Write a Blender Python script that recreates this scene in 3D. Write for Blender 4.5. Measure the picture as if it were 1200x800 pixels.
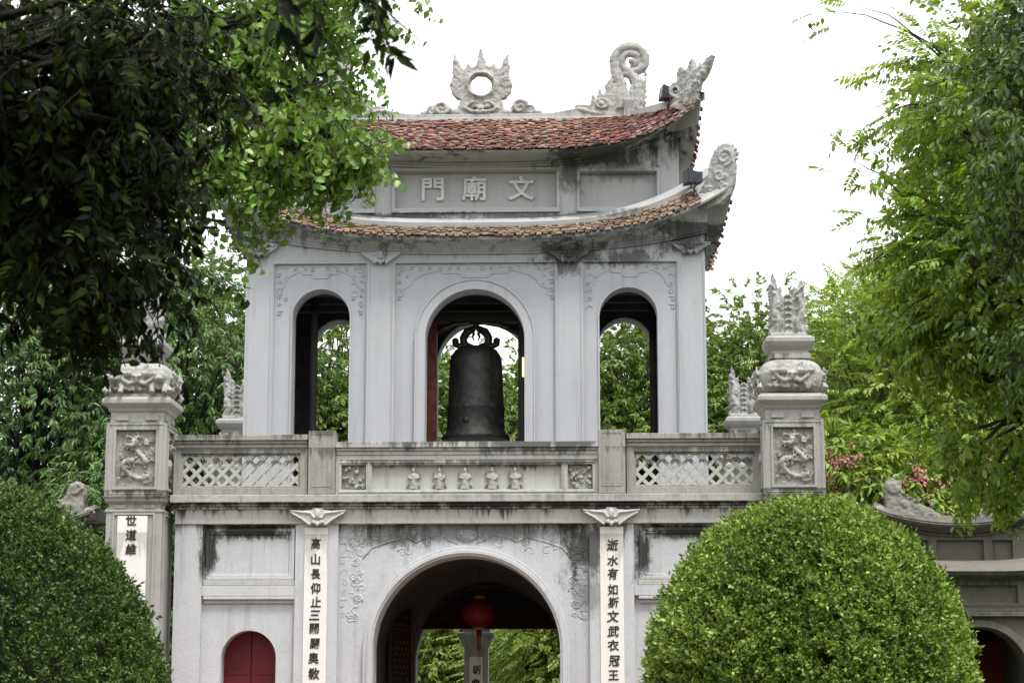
import bpy, bmesh, math, random
import numpy as np
from mathutils import Vector, Matrix
from mathutils.geometry import tessellate_polygon
random.seed(7)
rng = np.random.default_rng(11)
PI = math.pi
for o in list(bpy.data.objects): bpy.data.objects.remove(o)
scene = bpy.context.scene
COL = scene.collection

# ------------------------------------------------------------------ camera
cam_d = bpy.data.cameras.new('camera'); cam = bpy.data.objects.new('camera', cam_d); COL.objects.link(cam)
cam_d.sensor_width = 36; cam_d.sensor_fit = 'HORIZONTAL'; cam_d.lens = 2445/1200*36
cam_d.clip_start = 0.1; cam_d.clip_end = 3000
th = math.atan(432/2445); psi = math.atan(80*math.cos(th)/2445)
cam.location = (1.89, -35, 1.6); cam.rotation_euler = (PI/2+th, 0, psi)
cam_d.dof.use_dof = True; cam_d.dof.focus_distance = 35.5; cam_d.dof.aperture_fstop = 6.3
scene.camera = cam

# ------------------------------------------------------------------ world, sun, exposure (white overcast sky)
SUN_EL, SUN_AZ = math.radians(66), math.radians(150)
w = bpy.data.worlds.new('World'); scene.world = w; w.use_nodes = True
nt = w.node_tree; nt.nodes.clear()
sky = nt.nodes.new('ShaderNodeTexSky'); sky.sky_type = 'NISHITA'; sky.sun_disc = False
sky.sun_elevation = SUN_EL; sky.sun_rotation = SUN_AZ; sky.dust_density = 6; sky.air_density = 1.5
hs = nt.nodes.new('ShaderNodeHueSaturation'); hs.inputs['Saturation'].default_value = 0.25
bg = nt.nodes.new('ShaderNodeBackground'); bg.inputs['Strength'].default_value = 0.08
cl = nt.nodes.new('ShaderNodeBackground'); cl.inputs['Color'].default_value = (0.96, 0.98, 1, 1); cl.inputs['Strength'].default_value = 1.0
ad = nt.nodes.new('ShaderNodeAddShader'); ow = nt.nodes.new('ShaderNodeOutputWorld')
nt.links.new(sky.outputs[0], hs.inputs['Color']); nt.links.new(hs.outputs[0], bg.inputs['Color'])
nt.links.new(bg.outputs[0], ad.inputs[0]); nt.links.new(cl.outputs[0], ad.inputs[1]); nt.links.new(ad.outputs[0], ow.inputs[0])
sd = bpy.data.lights.new('sun', 'SUN'); sd.energy = 2.2; sd.angle = math.radians(13); sd.color = (1, 0.97, 0.92)
so = bpy.data.objects.new('sun', sd); COL.objects.link(so)
sdir = Vector((math.sin(SUN_AZ)*math.cos(SUN_EL), math.cos(SUN_AZ)*math.cos(SUN_EL), math.sin(SUN_EL)))
so.rotation_euler = sdir.to_track_quat('Z', 'Y').to_euler()
scene.view_settings.view_transform = 'Standard'; scene.view_settings.look = 'None'
scene.view_settings.exposure = 0.68; scene.view_settings.gamma = 1
scene.view_settings.use_curve_mapping = False
scene.render.engine = 'CYCLES'
scene.cycles.max_bounces = 7; scene.cycles.diffuse_bounces = 4; scene.cycles.transparent_max_bounces = 6

# ------------------------------------------------------------------ materials
def newmat(name):
    m = bpy.data.materials.new(name); m.use_nodes = True
    t = m.node_tree; t.nodes.clear()
    b = t.nodes.new('ShaderNodeBsdfPrincipled'); o = t.nodes.new('ShaderNodeOutputMaterial')
    t.links.new(b.outputs[0], o.inputs[0])
    return m, t, b, o
class NT:
    def __init__(s, t): s.t = t
    def n(s, typ, **k):
        q = s.t.nodes.new(typ)
        for a, v in k.items(): setattr(q, a, v)
        return q
    def l(s, a, b): s.t.links.new(a, b)
    def math(s, op, a, b=None, clamp=False):
        q = s.n('ShaderNodeMath', operation=op, use_clamp=clamp)
        for i, v in enumerate((a, b)):
            if v is None: continue
            if isinstance(v, (int, float)): q.inputs[i].default_value = v
            else: s.l(v, q.inputs[i])
        return q.outputs[0]
    def ramp(s, fac, p0, p1):           # smooth 0..1 between p0 and p1
        q = s.n('ShaderNodeMapRange', interpolation_type='SMOOTHSTEP')
        s.l(fac, q.inputs[0]); q.inputs[1].default_value = p0; q.inputs[2].default_value = p1
        return q.outputs[0]
    def noise(s, vec, scale, detail=4, rough=.6, vscale=None):
        if vscale:
            mp = s.n('ShaderNodeMapping'); mp.inputs['Scale'].default_value = vscale; s.l(vec, mp.inputs[0]); vec = mp.outputs[0]
        q = s.n('ShaderNodeTexNoise'); q.inputs['Scale'].default_value = scale; q.inputs['Detail'].default_value = detail
        q.inputs['Roughness'].default_value = rough; s.l(vec, q.inputs['Vector']); return q.outputs[0]
    def mix(s, fac, a, b):
        q = s.n('ShaderNodeMix', data_type='RGBA')
        if isinstance(fac, (int, float)): q.inputs[0].default_value = fac
        else: s.l(fac, q.inputs[0])
        for i, v in ((6, a), (7, b)):
            if isinstance(v, tuple): q.inputs[i].default_value = (*v, 1)
            else: s.l(v, q.inputs[i])
        return q.outputs[2]

def plaster(name, base, grime=.35, streak=(), moss=.0, bump=.25, speck=.3, blotch=.5, seed=0, blackpatch=()):
    """weathered lime plaster; streak = [(z_top, length, strength)] rain marks running down from a ledge"""
    m, t, b, o = newmat(name); N = NT(t)
    geo = N.n('ShaderNodeNewGeometry'); mp = N.n('ShaderNodeMapping'); mp.inputs['Location'].default_value = (seed*3.1, seed*1.7, 0)
    N.l(geo.outputs['Position'], mp.inputs[0]); vec = mp.outputs[0]
    sep = N.n('ShaderNodeSeparateXYZ'); N.l(geo.outputs['Position'], sep.inputs[0]); z = sep.outputs[2]; x = sep.outputs[0]
    c = N.mix(N.ramp(N.noise(vec, .9, 5, .6), .3, .75), base, tuple(v*(1-.16*grime) for v in base))
    c = N.mix(N.math('MULTIPLY', N.ramp(N.noise(vec, 3.5, 6, .7), .48, .78), blotch*.6), c, tuple(v*.62 for v in base))
    # repair patches and hairline cracks
    vo = N.n('ShaderNodeTexVoronoi', feature='F1'); vo.inputs['Scale'].default_value = .7; vo.inputs['Randomness'].default_value = 1
    wv = N.n('ShaderNodeVectorMath', operation='ADD'); nz = N.n('ShaderNodeTexNoise'); nz.inputs['Scale'].default_value = 1.6; nz.inputs['Detail'].default_value = 4; N.l(vec, nz.inputs['Vector']); N.l(vec, wv.inputs[0]); N.l(nz.outputs['Color'], wv.inputs[1]); N.l(wv.outputs[0], vo.inputs['Vector'])
    sc = N.n('ShaderNodeSeparateColor'); N.l(vo.outputs['Color'], sc.inputs[0])
    c = N.mix(N.math('MULTIPLY', N.math('SUBTRACT', sc.outputs[0], .3, True), .35*grime), c, tuple(v*.72 for v in base))
    ck = N.n('ShaderNodeTexVoronoi', feature='DISTANCE_TO_EDGE'); ck.inputs['Scale'].default_value = 1.1; N.l(wv.outputs[0], ck.inputs['Vector'])
    ckm = N.math('MULTIPLY', N.math('LESS_THAN', ck.outputs[0], .006), N.ramp(N.noise(vec, .9, 3), .52, .62))
    c = N.mix(N.math('MULTIPLY', ckm, .18), c, (.12, .12, .115))
    # vertical rain streaks everywhere
    st = N.ramp(N.noise(vec, 1, 7, .7, (6, 6, .35)), .48, .72)
    c = N.mix(N.math('MULTIPLY', st, grime), c, tuple(v*q for v, q in zip(base, (.5, .49, .46))))
    st2 = N.noise(vec, 1, 9, .78, (5, 5, .45)); big = N.noise(vec, .55, 3, .5)
    for zt, ln, k in streak:
        g = N.n('ShaderNodeMapRange'); N.l(z, g.inputs[0]); g.inputs[1].default_value = zt-ln; g.inputs[2].default_value = zt
        cut = N.math('LESS_THAN', z, zt+.02)
        f = N.math('MULTIPLY', g.outputs[0], cut)
        a = N.math('ADD', N.math('MULTIPLY', f, .62), N.math('MULTIPLY', N.math('SUBTRACT', big, .5), .9))
        a = N.math('ADD', a, N.math('MULTIPLY', N.math('SUBTRACT', st2, .5), 2.3))
        mask = N.math('MULTIPLY', N.math('MULTIPLY', N.ramp(a, .32, .62), k), N.math('GREATER_THAN', f, .001))
        c = N.mix(mask, c, (.045, .045, .043))
    pn = N.math('ADD', N.math('MULTIPLY', N.noise(vec, 6, 9, .82, (1, 1, .55)), .65), N.math('MULTIPLY', st2, .35))
    for px, pz, rx, rz, k in blackpatch:      # patches of black mould
        dx = N.math('DIVIDE', N.math('ABSOLUTE', N.math('SUBTRACT', x, px)), rx)
        dz = N.math('DIVIDE', N.math('ABSOLUTE', N.math('SUBTRACT', z, pz)), rz)
        d = N.math('SUBTRACT', 1.0, N.math('MAXIMUM', dx, dz), True)
        a = N.math('ADD', N.math('MULTIPLY', d, .62), N.math('MULTIPLY', N.math('SUBTRACT', pn, .5), 2.1))
        mask = N.math('MULTIPLY', N.math('MULTIPLY', N.ramp(a, .08, .42), k), N.math('GREATER_THAN', d, .001))
        c = N.mix(mask, c, (.04, .041, .038))
    if speck:
        sp = N.ramp(N.noise(vec, 24, 6, .82), .5, .68)
        c = N.mix(N.math('MULTIPLY', sp, speck), c, (.1, .1, .09))
    if moss:
        ms = N.ramp(N.noise(vec, 1.7, 6, .7), .56, .7)
        c = N.mix(N.math('MULTIPLY', ms, moss), c, (.13, .14, .04))
    N.l(c, b.inputs['Base Color']); b.inputs['Roughness'].default_value = .85; b.inputs['Specular IOR Level'].default_value = .25
    bm_ = N.n('ShaderNodeBump'); bm_.inputs['Strength'].default_value = bump; bm_.inputs['Distance'].default_value = .02
    h = N.math('ADD', N.noise(vec, 22, 5, .7), N.math('MULTIPLY', N.noise(vec, 4, 3), .8))
    N.l(h, bm_.inputs['Height']); N.l(bm_.outputs[0], b.inputs['Normal'])
    return m

def simple(name, col, rough=.6, var=.3, scale=8, bump=.1, metal=0, emit=0, spec=.4, col2=None):
    m, t, b, o = newmat(name); N = NT(t)
    tc = N.n('ShaderNodeTexCoord'); v = tc.outputs['Object']
    n = N.noise(v, scale, 6, .65)
    c = N.mix(N.ramp(n, .3, .7), col, col2 or tuple(x*(1-var) for x in col))
    N.l(c, b.inputs['Base Color']); b.inputs['Roughness'].default_value = rough; b.inputs['Metallic'].default_value = metal
    b.inputs['Specular IOR Level'].default_value = spec
    bp = N.n('ShaderNodeBump'); bp.inputs['Strength'].default_value = bump; bp.inputs['Distance'].default_value = .01
    N.l(N.noise(v, scale*4, 4), bp.inputs['Height']); N.l(bp.outputs[0], b.inputs['Normal'])
    if emit:
        N.l(c, b.inputs['Emission Color']); b.inputs['Emission Strength'].default_value = emit
    return m

def tilemat(name, cols, dark=.35, mosscol=(.07, .06, .05)):
    m, t, b, o = newmat(name); N = NT(t)
    geo = N.n('ShaderNodeNewGeometry'); r = geo.outputs['Random Per Island']
    cr = N.n('ShaderNodeValToRGB'); cr.color_ramp.interpolation = 'LINEAR'
    e = cr.color_ramp.elements
    for i, c in enumerate(cols):
        p = i/(len(cols)-1)
        if i < 2: e[i].position = p; e[i].color = (*c, 1)
        else: q = e.new(p); q.color = (*c, 1)
    e[0].position = 0
    N.l(r, cr.inputs[0])
    n = N.noise(geo.outputs['Position'], 1.4, 5, .7)
    c = N.mix(N.math('MULTIPLY', N.ramp(n, .5, .72), dark*1.6, True), cr.outputs[0], mosscol)
    c = N.mix(N.math('MULTIPLY', N.ramp(N.noise(geo.outputs['Position'], 18, 6, .8), .48, .66), .6), c, (.06, .05, .045))
    N.l(c, b.inputs['Base Color']); b.inputs['Roughness'].default_value = .9; b.inputs['Specular IOR Level'].default_value = .2
    return m

def leafmat(name, cols, trans=.35, rough=.45, spec=.35):
    m, t, b, o = newmat(name); N = NT(t)
    geo = N.n('ShaderNodeNewGeometry'); cr = N.n('ShaderNodeValToRGB'); e = cr.color_ramp.elements
    for i, c in enumerate(cols):
        p = i/(len(cols)-1)
        if i == 0: e[0].position = 0; e[0].color = (*c, 1)
        elif i == 1: e[1].position = p; e[1].color = (*c, 1)
        else: q = e.new(p); q.color = (*c, 1)
    n = N.noise(geo.outputs['Position'], .8, 3)
    f = N.math('ADD', N.math('MULTIPLY', geo.outputs['Random Per Island'], .75), N.math('MULTIPLY', N.math('SUBTRACT', n, .4), 1.0), True)
    N.l(f, cr.inputs[0])
    N.l(cr.outputs[0], b.inputs['Base Color']); b.inputs['Roughness'].default_value = rough; b.inputs['Specular IOR Level'].default_value = spec
    tr = N.n('ShaderNodeBsdfTranslucent'); mx = N.n('ShaderNodeMixShader'); mx.inputs[0].default_value = trans
    g = N.n('ShaderNodeHueSaturation'); g.inputs['Hue'].default_value = .485; g.inputs['Saturation'].default_value = 1.1; g.inputs['Value'].default_value = 1.5
    N.l(cr.outputs[0], g.inputs['Color']); N.l(g.outputs[0], tr.inputs[0])
    N.l(b.outputs[0], mx.inputs[1]); N.l(tr.outputs[0], mx.inputs[2]); N.l(mx.outputs[0], o.inputs[0])
    return m

M = {}
M['wall_up'] = plaster('upper_plaster', (.352, .36, .38), grime=.32, streak=[(10.4, .75, .75)], bump=.18, speck=.08, blotch=.22,
                       blackpatch=[(1.75, 9.88, 1.0, .3, .85), (1.72, 9.75, .3, .4, .8), (-4.1, 9.9, .5, .3, .5), (3.9, 10.15, .7, .45, .8), (2.8, 9.78, .7, .2, .8), (3.0, 10.05, 1.0, .2, .45)])
M['attic'] = plaster('attic_plaster', (.38, .381, .383), grime=.3, streak=[(12.2, .7, .95)], bump=.2, speck=.12, blotch=.3, seed=3,
                     blackpatch=[(2.3, 11.74, 1.4, .26, .9), (1.75, 11.5, .3, .5, .75), (2.7, 11.5, .8, .25, .45), (-1.7, 10.62, 2, .12, .8), (1.5, 10.6, 2.4, .12, .7)])
M['wall_low'] = plaster('lower_plaster', (.455, .462, .482), grime=.4, streak=[(4.95, .8, .8)], bump=.3, speck=.2, blotch=.5, seed=5,
                        blackpatch=[(2.0, 4.3, .6, .75, .9), (-4.35, 4.25, .22, .6, 1), (-3.6, 4.58, .9, .2, 1), (2.95, 4.2, .22, .6, 1), (.2, 4.6, 2.3, .35, .6), (3.6, 4.56, .9, .2, 1), (-1.3, 4.5, .9, .3, .5), (2.0, 3.5, .4, .5, .5)])
M['moss'] = plaster('mossy_ledge', (.40, .40, .36), grime=.5, streak=[], moss=.9, speck=.35, seed=2)
M['cornice'] = plaster('cornice_plaster', (.36, .355, .34), grime=.6, streak=[(5.03, .4, 1.0), (5.22, .2, .35)], moss=.12, bump=.35, speck=.4, blotch=.7, seed=8)
M['frieze'] = plaster('frieze_plaster', (.4, .4, .385), grime=.6, streak=[(5.03, .42, 1.0)], moss=.3, bump=.35, speck=.35, blotch=.6, seed=9)
M['rail'] = plaster('balustrade_stone', (.30, .295, .272), grime=.9, streak=[(6.3, .4, .85), (5.95, .35, .7)], moss=.12, bump=.35, speck=.45, blotch=.8, seed=12)
M['parapet'] = plaster('parapet_plaster', (.40, .40, .385), grime=.7, streak=[(6.1, .4, .85), (5.75, .2, .8)], moss=.0, bump=.3, speck=.22, blotch=.5, seed=14)
M['pillar'] = plaster('pillar_stone', (.345, .337, .325), grime=.7, streak=[(7.5, .4, .8), (6.36, .5, .5), (5.2, .35, .8)], moss=.08, bump=.35, speck=.35, blotch=.55, seed=17)
M['oldstone'] = plaster('old_stone', (.12, .112, .092), grime=.8, streak=[(5.3, .5, .9), (4.1, .6, .9), (3.5, .4, .7)], moss=.3, bump=.5, speck=.6, blotch=.9, seed=21)
M['carve'] = plaster('carved_stone', (.34, .334, .32), grime=1.0, streak=[], moss=.03, bump=.7, speck=.75, blotch=1.3, seed=23)
M['ridge'] = plaster('ridge_plaster', (.37, .365, .35), grime=.6, streak=[(13.2, .4, .5)], bump=.4, speck=.4, blotch=.8, seed=27)
M['plaque'] = plaster('plaque_white', (.66, .645, .62), grime=.12, bump=.08, speck=.05, blotch=.1, seed=31, streak=[(4.5, .9, .35)])
M['letter_pale'] = plaster('porcelain_letters', (.62, .61, .60), grime=.3, bump=.6, speck=.55, blotch=.6, seed=33)
M['ink'] = simple('black_paint', (.018, .017, .02), .6, .3)
M['tile_low'] = tilemat('weathered_tile', [(.05, .038, .03), (.16, .105, .07), (.23, .155, .105), (.13, .085, .055), (.23, .19, .145), (.09, .065, .05)], .5)
M['tile_top'] = tilemat('red_clay_tile', [(.05, .034, .03), (.23, .10, .07), (.33, .165, .12), (.16, .075, .055), (.36, .27, .23), (.10, .065, .055), (.25, .11, .08)], .6)
M['bronze'] = simple('dark_bronze', (.045, .047, .041), .5, .6, 9, .6, metal=.3, spec=.5, col2=(.016, .015, .014))
M['wood_dark'] = simple('dark_timber', (.022, .015, .012), .6, .4, 6, .2)
M['wood_red'] = simple('red_lacquered_timber', (.20, .035, .02), .5, .7, 4, .3)
M['door_red'] = simple('red_door_paint', (.13, .005, .008), .5, .35, 3, .15)
M['inner'] = simple('shaded_inner_plaster', (.06, .055, .055), .9, .5, 3, .3)  # gloom of the upper room put into the plaster colour
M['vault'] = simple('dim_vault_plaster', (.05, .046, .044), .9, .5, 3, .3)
M['beam_red'] = simple('carved_red_beam', (.14, .008, .008), .6, .9, 22, .8, col2=(.015, .006, .006))
M['lantern'] = simple('red_lantern_silk', (.17, .004, .007), .6, .25, 10, .1)
M['black_metal'] = simple('black_housing', (.02, .022, .026), .45, .3)
M['glass'] = simple('flood_glass', (.08, .09, .1), .1, .2)
M['lampglow'] = simple('yellow_lamp_cover', (.9, .85, .45), .5, .05, emit=.75)
M['gold'] = simple('gilt_paint', (.35, .2, .05), .5, .4)
M['bark'] = simple('bark', (.07, .058, .045), .95, .55, 9, .8)
M['bark_dark'] = simple('dark_bark', (.018, .015, .012), .95, .4, 9, .8)
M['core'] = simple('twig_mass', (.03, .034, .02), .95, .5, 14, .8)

# ------------------------------------------------------------------ mesh builder
class MB:
    def __init__(s): s.v = []; s.f = []
    def add(s, vs, fs):
        k = len(s.v); s.v += [tuple(p) for p in vs]; s.f += [tuple(i+k for i in f) for f in fs]; return s
    def box(s, x0, x1, y0, y1, z0, z1):
        return s.add([(x0,y0,z0),(x1,y0,z0),(x1,y1,z0),(x0,y1,z0),(x0,y0,z1),(x1,y0,z1),(x1,y1,z1),(x0,y1,z1)],
                     [(0,3,2,1),(4,5,6,7),(0,1,5,4),(1,2,6,5),(2,3,7,6),(3,0,4,7)])
    def slab(s, polys, y0, y1, axis='y'):
        """polygon (x,z) with holes, between y0 and y1"""
        vs = [[Vector((p[0], p[1], 0)) for p in q] for q in polys]
        tri = tessellate_polygon(vs); flat = [p for q in polys for p in q]; n = len(flat)
        def mk(p, y): return (p[0], y, p[1]) if axis == 'y' else (y, p[0], p[1])
        V = [mk(p, y0) for p in flat]+[mk(p, y1) for p in flat]; F = []
        for t in tri: F.append(tuple(t)); F.append((t[2]+n, t[1]+n, t[0]+n))
        k = 0
        for q in polys:
            m = len(q)
            for i in range(m):
                a, b = k+i, k+(i+1) % m; F.append((a, b, b+n, a+n))
            k += m
        return s.add(V, F)
    def loft(s, rows, closed=False):
        """rows of equal length point lists"""
        n = len(rows[0]); V = [p for r in rows for p in r]; F = []
        for i in range(len(rows)-1):
            for j in range(n if closed else n-1):
                a = i*n+j; b = i*n+(j+1) % n; F.append((a, b, b+n, a+n))
        return s.add(V, F)
    def tube(s, pts, rad, seg=6, flat=None):
        pts = [Vector(p) for p in pts]; n = len(pts)
        if not hasattr(rad, '__len__'): rad = [rad]*n
        up = Vector((0, 0, 1)); rows = []; pr = None
        for i, p in enumerate(pts):
            d = (pts[min(i+1, n-1)]-pts[max(i-1, 0)]); d = d.normalized() if d.length > 1e-9 else Vector((0, 0, 1))
            if pr is None: pr = d.orthogonal().normalized()
            a = (pr-d*pr.dot(d)); a = a.normalized() if a.length > 1e-6 else d.orthogonal().normalized(); pr = a
            b = d.cross(a)
            rows.append([tuple(p+(a*math.cos(2*PI*k/seg)+b*math.sin(2*PI*k/seg))*rad[i]) for k in range(seg)])
        k0 = len(s.v); s.loft(rows, True)
        s.f.append(tuple(k0+k for k in range(seg))[::-1]); e = k0+(n-1)*seg; s.f.append(tuple(e+k for k in range(seg)))
        return s
    def lathe(s, prof, c=(0, 0, 0), seg=32, closed_ends=True):
        rows = [[(c[0]+r*math.cos(2*PI*k/seg), c[1]+r*math.sin(2*PI*k/seg), c[2]+z) for k in range(seg)] for r, z in prof]
        k0 = len(s.v); s.loft(rows, True)
        if closed_ends:
            s.f.append(tuple(k0+k for k in range(seg))[::-1]); e = k0+(len(prof)-1)*seg; s.f.append(tuple(e+k for k in range(seg)))
        return s
    def ball(s, c, r, seg=10, rings=7):
        if not hasattr(r, '__len__'): r = (r, r, r)
        rows = []
        for i in range(1, rings):
            a = PI*i/rings
            rows.append([(c[0]+r[0]*math.sin(a)*math.cos(2*PI*k/seg), c[1]+r[1]*math.sin(a)*math.sin(2*PI*k/seg), c[2]-r[2]*math.cos(a)) for k in range(seg)])
        k0 = len(s.v); s.loft(rows, True)
        s.v += [(c[0], c[1], c[2]-r[2]), (c[0], c[1], c[2]+r[2])]; b = len(s.v)-2; e = k0+(rings-2)*seg
        for k in range(seg):
            s.f.append((k0+(k+1) % seg, k0+k, b)); s.f.append((e+k, e+(k+1) % seg, b+1))
        return s
    def sqstack(s, prof, cx, cy):
        """square mouldings: list of (half width, z)"""
        rows = [[(cx-h, cy-h, z), (cx+h, cy-h, z), (cx+h, cy+h, z), (cx-h, cy+h, z)] for h, z in prof]
        k0 = len(s.v); s.loft(rows, True); s.f.append((k0+3, k0+2, k0+1, k0)); e = k0+(len(prof)-1)*4; s.f.append((e, e+1, e+2, e+3))
        return s
    def spiral(s, cx, cz, y, r, turns=1.6, a0=0, sgn=1, rad=.02, n=22, seg=6, tail=None):
        pts = []; rr = []
        for i in range(n):
            t = i/(n-1); a = a0+sgn*turns*2*PI*t; q = r*(1-t*.88)
            pts.append((cx+q*math.cos(a), y, cz+q*math.sin(a))); rr.append(rad*(1-.35*t))
        return s.tube(pts, rr, seg)

def setp(o, label=None, cat=None, group=None, kind=None):
    if label: o['label'] = label
    if cat: o['category'] = cat
    if group: o['group'] = group
    if kind: o['kind'] = kind
    return o
def worldloc(p):
    v = Vector((0, 0, 0))
    while p is not None: v = v+p.location; p = p.parent
    return v
def build(name, mb, mat, parent=None, smooth=False, bevel=0, org=None, fix=True):
    """org: world position of the object's own origin"""
    base = Vector(org) if org is not None else worldloc(parent)
    me = bpy.data.meshes.new(name)
    me.from_pydata([tuple(Vector(p)-base) for p in mb.v], [], mb.f)
    if fix:
        bm = bmesh.new(); bm.from_mesh(me); bmesh.ops.recalc_face_normals(bm, faces=bm.faces); bm.to_mesh(me); bm.free()
    me.materials.append(mat)
    o = bpy.data.objects.new(name, me); COL.objects.link(o); o.parent = parent; o.location = base-worldloc(parent)
    if smooth:
        me.polygons.foreach_set('use_smooth', [True]*len(me.polygons))
    if bevel:
        b = o.modifiers.new('bevel', 'BEVEL'); b.width = bevel; b.segments = 2; b.limit_method = 'ANGLE'; b.angle_limit = math.radians(40)
    return o
def bake(o, mods):
    """apply modifiers to a mesh object, in place"""
    dg = bpy.context.evaluated_depsgraph_get(); dg.update()
    me = bpy.data.meshes.new_from_object(o.evaluated_get(dg)); o.modifiers.clear(); old = o.data; o.data = me; me.name = old.name
    bpy.data.meshes.remove(old)
clouds_tex = bpy.data.textures.new('stone_lumps', 'CLOUDS'); clouds_tex.noise_scale = .09; clouds_tex.noise_depth = 2
def sculpt(name, mb, mat, parent=None, voxel=.014, rough=.02, org=None, smooth_it=2):
    o = build(name, mb, mat, parent, org=org)
    r = o.modifiers.new('r', 'REMESH'); r.mode = 'VOXEL'; r.voxel_size = voxel
    if smooth_it:
        s = o.modifiers.new('s', 'SMOOTH'); s.iterations = smooth_it
    if rough:
        d = o.modifiers.new('d', 'DISPLACE'); d.texture = clouds_tex; d.strength = rough; d.mid_level = .5
    bake(o, None)
    o.data.polygons.foreach_set('use_smooth', [True]*len(o.data.polygons))
    return o
def empty(name, loc, label=None, cat=None, group=None):
    o = bpy.data.objects.new(name, None); COL.objects.link(o); o.location = loc; o.empty_display_size = .3
    return setp(o, label, cat, group)
def children(o): return [c for c in bpy.data.objects if c.parent == o]
def dup(o, parent=None, loc=None, scale=None, rotz=None):
    c = o.copy(); COL.objects.link(c); c.parent = parent
    if loc is not None: c.location = loc
    if scale is not None: c.scale = scale
    if rotz is not None: c.rotation_euler = (0, 0, rotz)
    for ch in children(o): dup(ch, c)
    return c
def text(name, s, size, loc, mat, parent, depth=.01, offset=.0, rough=0, voxel=.006, shear=0, rot=(PI/2, 0, 0), sx=1):
    cu = bpy.data.curves.new(name, 'FONT'); cu.body = s; cu.size = size; cu.align_x = 'CENTER'; cu.align_y = 'CENTER'
    cu.extrude = depth; cu.offset = offset; cu.bevel_depth = min(depth*.5, size*.02); cu.shear = shear; cu.resolution_u = 3
    t = bpy.data.objects.new(name, cu); COL.objects.link(t)
    dg = bpy.context.evaluated_depsgraph_get(); dg.update()
    me = bpy.data.meshes.new_from_object(t.evaluated_get(dg)); bpy.data.objects.remove(t)
    me.transform(Matrix.Translation(Vector(loc)-worldloc(parent)) @ Matrix.Rotation(rot[2], 4, 'Z') @ Matrix.Rotation(rot[0], 4, 'X') @ Matrix.Diagonal((sx, 1, 1, 1)))
    me.materials.clear(); me.materials.append(mat)
    o = bpy.data.objects.new(name, me); COL.objects.link(o); o.parent = parent
    if rough:
        r = o.modifiers.new('r', 'REMESH'); r.mode = 'VOXEL'; r.voxel_size = voxel
        d = o.modifiers.new('d', 'DISPLACE'); d.texture = clouds_tex; d.strength = rough
        bake(o, None)
    return o
def joinmesh(name, objs, parent):
    """several glyph meshes of one inscription become one mesh"""
    bm = bmesh.new()
    for q in objs:
        bm.from_mesh(q.data)
    me = bpy.data.meshes.new(name); bm.to_mesh(me); bm.free(); me.materials.append(objs[0].data.materials[0])
    for q in objs: bpy.data.objects.remove(q)
    o = bpy.data.objects.new(name, me); COL.objects.link(o); o.parent = parent
    return o

def archpoly(cx, hw, z0, zs, n=24, rz=None):
    """doorway outline: straight to zs, then a half round of radius hw"""
    rz = rz or hw
    p = [(cx-hw, z0)]+[(cx-hw*math.cos(PI*i/n), zs+rz*math.sin(PI*i/n)) for i in range(n+1)]+[(cx+hw, z0)]
    return p
def rect(x0, x1, z0, z1): return [(x0, z0), (x1, z0), (x1, z1), (x0, z1)]
def frame_mb(mb, x0, x1, z0, z1, w, y0, y1):
    return mb.slab([rect(x0, x1, z0, z1), rect(x0+w, x1-w, z0+w, z1-w)], y0, y1)
def arch_ring(mb, cx, r0, r1, z0, zs, y0, y1, n=32):
    out = archpoly(cx, r1, z0, zs, n); inn = archpoly(cx, r0, z0, zs, n)
    return mb.slab([out+inn[::-1]], y0, y1)

# ------------------------------------------------------------------ ground
def noise_ground():
    m, t, b, o = newmat('grass_ground'); N = NT(t); g = N.n('ShaderNodeNewGeometry').outputs['Position']
    c = N.mix(N.ramp(N.noise(g, 1.2, 8, .7), .35, .65), (.035, .06, .015), (.07, .085, .03))
    c = N.mix(N.ramp(N.noise(g, .25, 4), .55, .75), c, (.12, .09, .06))
    N.l(c, b.inputs['Base Color']); b.inputs['Roughness'].default_value = .95
    bp = N.n('ShaderNodeBump'); bp.inputs['Strength'].default_value = .8; N.l(N.noise(g, 9, 8, .8), bp.inputs['Height']); N.l(bp.outputs[0], b.inputs['Normal'])
    return m
def paving():
    m, t, b, o = newmat('brick_paving'); N = NT(t); g = N.n('ShaderNodeNewGeometry').outputs['Position']
    br = N.n('ShaderNodeTexBrick'); br.inputs['Scale'].default_value = 3.2; N.l(g, br.inputs['Vector'])
    br.inputs['Color1'].default_value = (.22, .12, .09, 1); br.inputs['Color2'].default_value = (.26, .17, .13, 1); br.inputs['Mortar'].default_value = (.13, .12, .1, 1)
    br.inputs['Mortar Size'].default_value = .015
    c = N.mix(N.ramp(N.noise(g, .8, 6, .7), .4, .75), br.outputs[0], (.12, .11, .08))
    N.l(c, b.inputs['Base Color']); b.inputs['Roughness'].default_value = .85
    bp = N.n('ShaderNodeBump'); bp.inputs['Strength'].default_value = .5; N.l(br.outputs[1], bp.inputs['Height']); bp.invert = True; N.l(bp.outputs[0], b.inputs['Normal'])
    return m
mb = MB(); n = 60
rows = [[((i-n/2)*25, (j-n/2)*25, 0) for i in range(n+1)] for j in range(n+1)]
setp(build('ground', mb.loft(rows), noise_ground(), fix=False), kind='structure')
setp(build('path', MB().box(-2.4, 2.4, -60, 60, .0, .006), paving()), kind='structure')
setp(build('forecourt', MB().box(-9, 9, -9, -.0, .0, .009), paving()), kind='structure')

# ================================================================== THE GATE
G = empty('temple_gate', (0, 0, 0), 'grey white two storey gate tower with curved red tiled roofs above a big arched passage', 'gate')
HW, DEP = 4.92, 9.8
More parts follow.
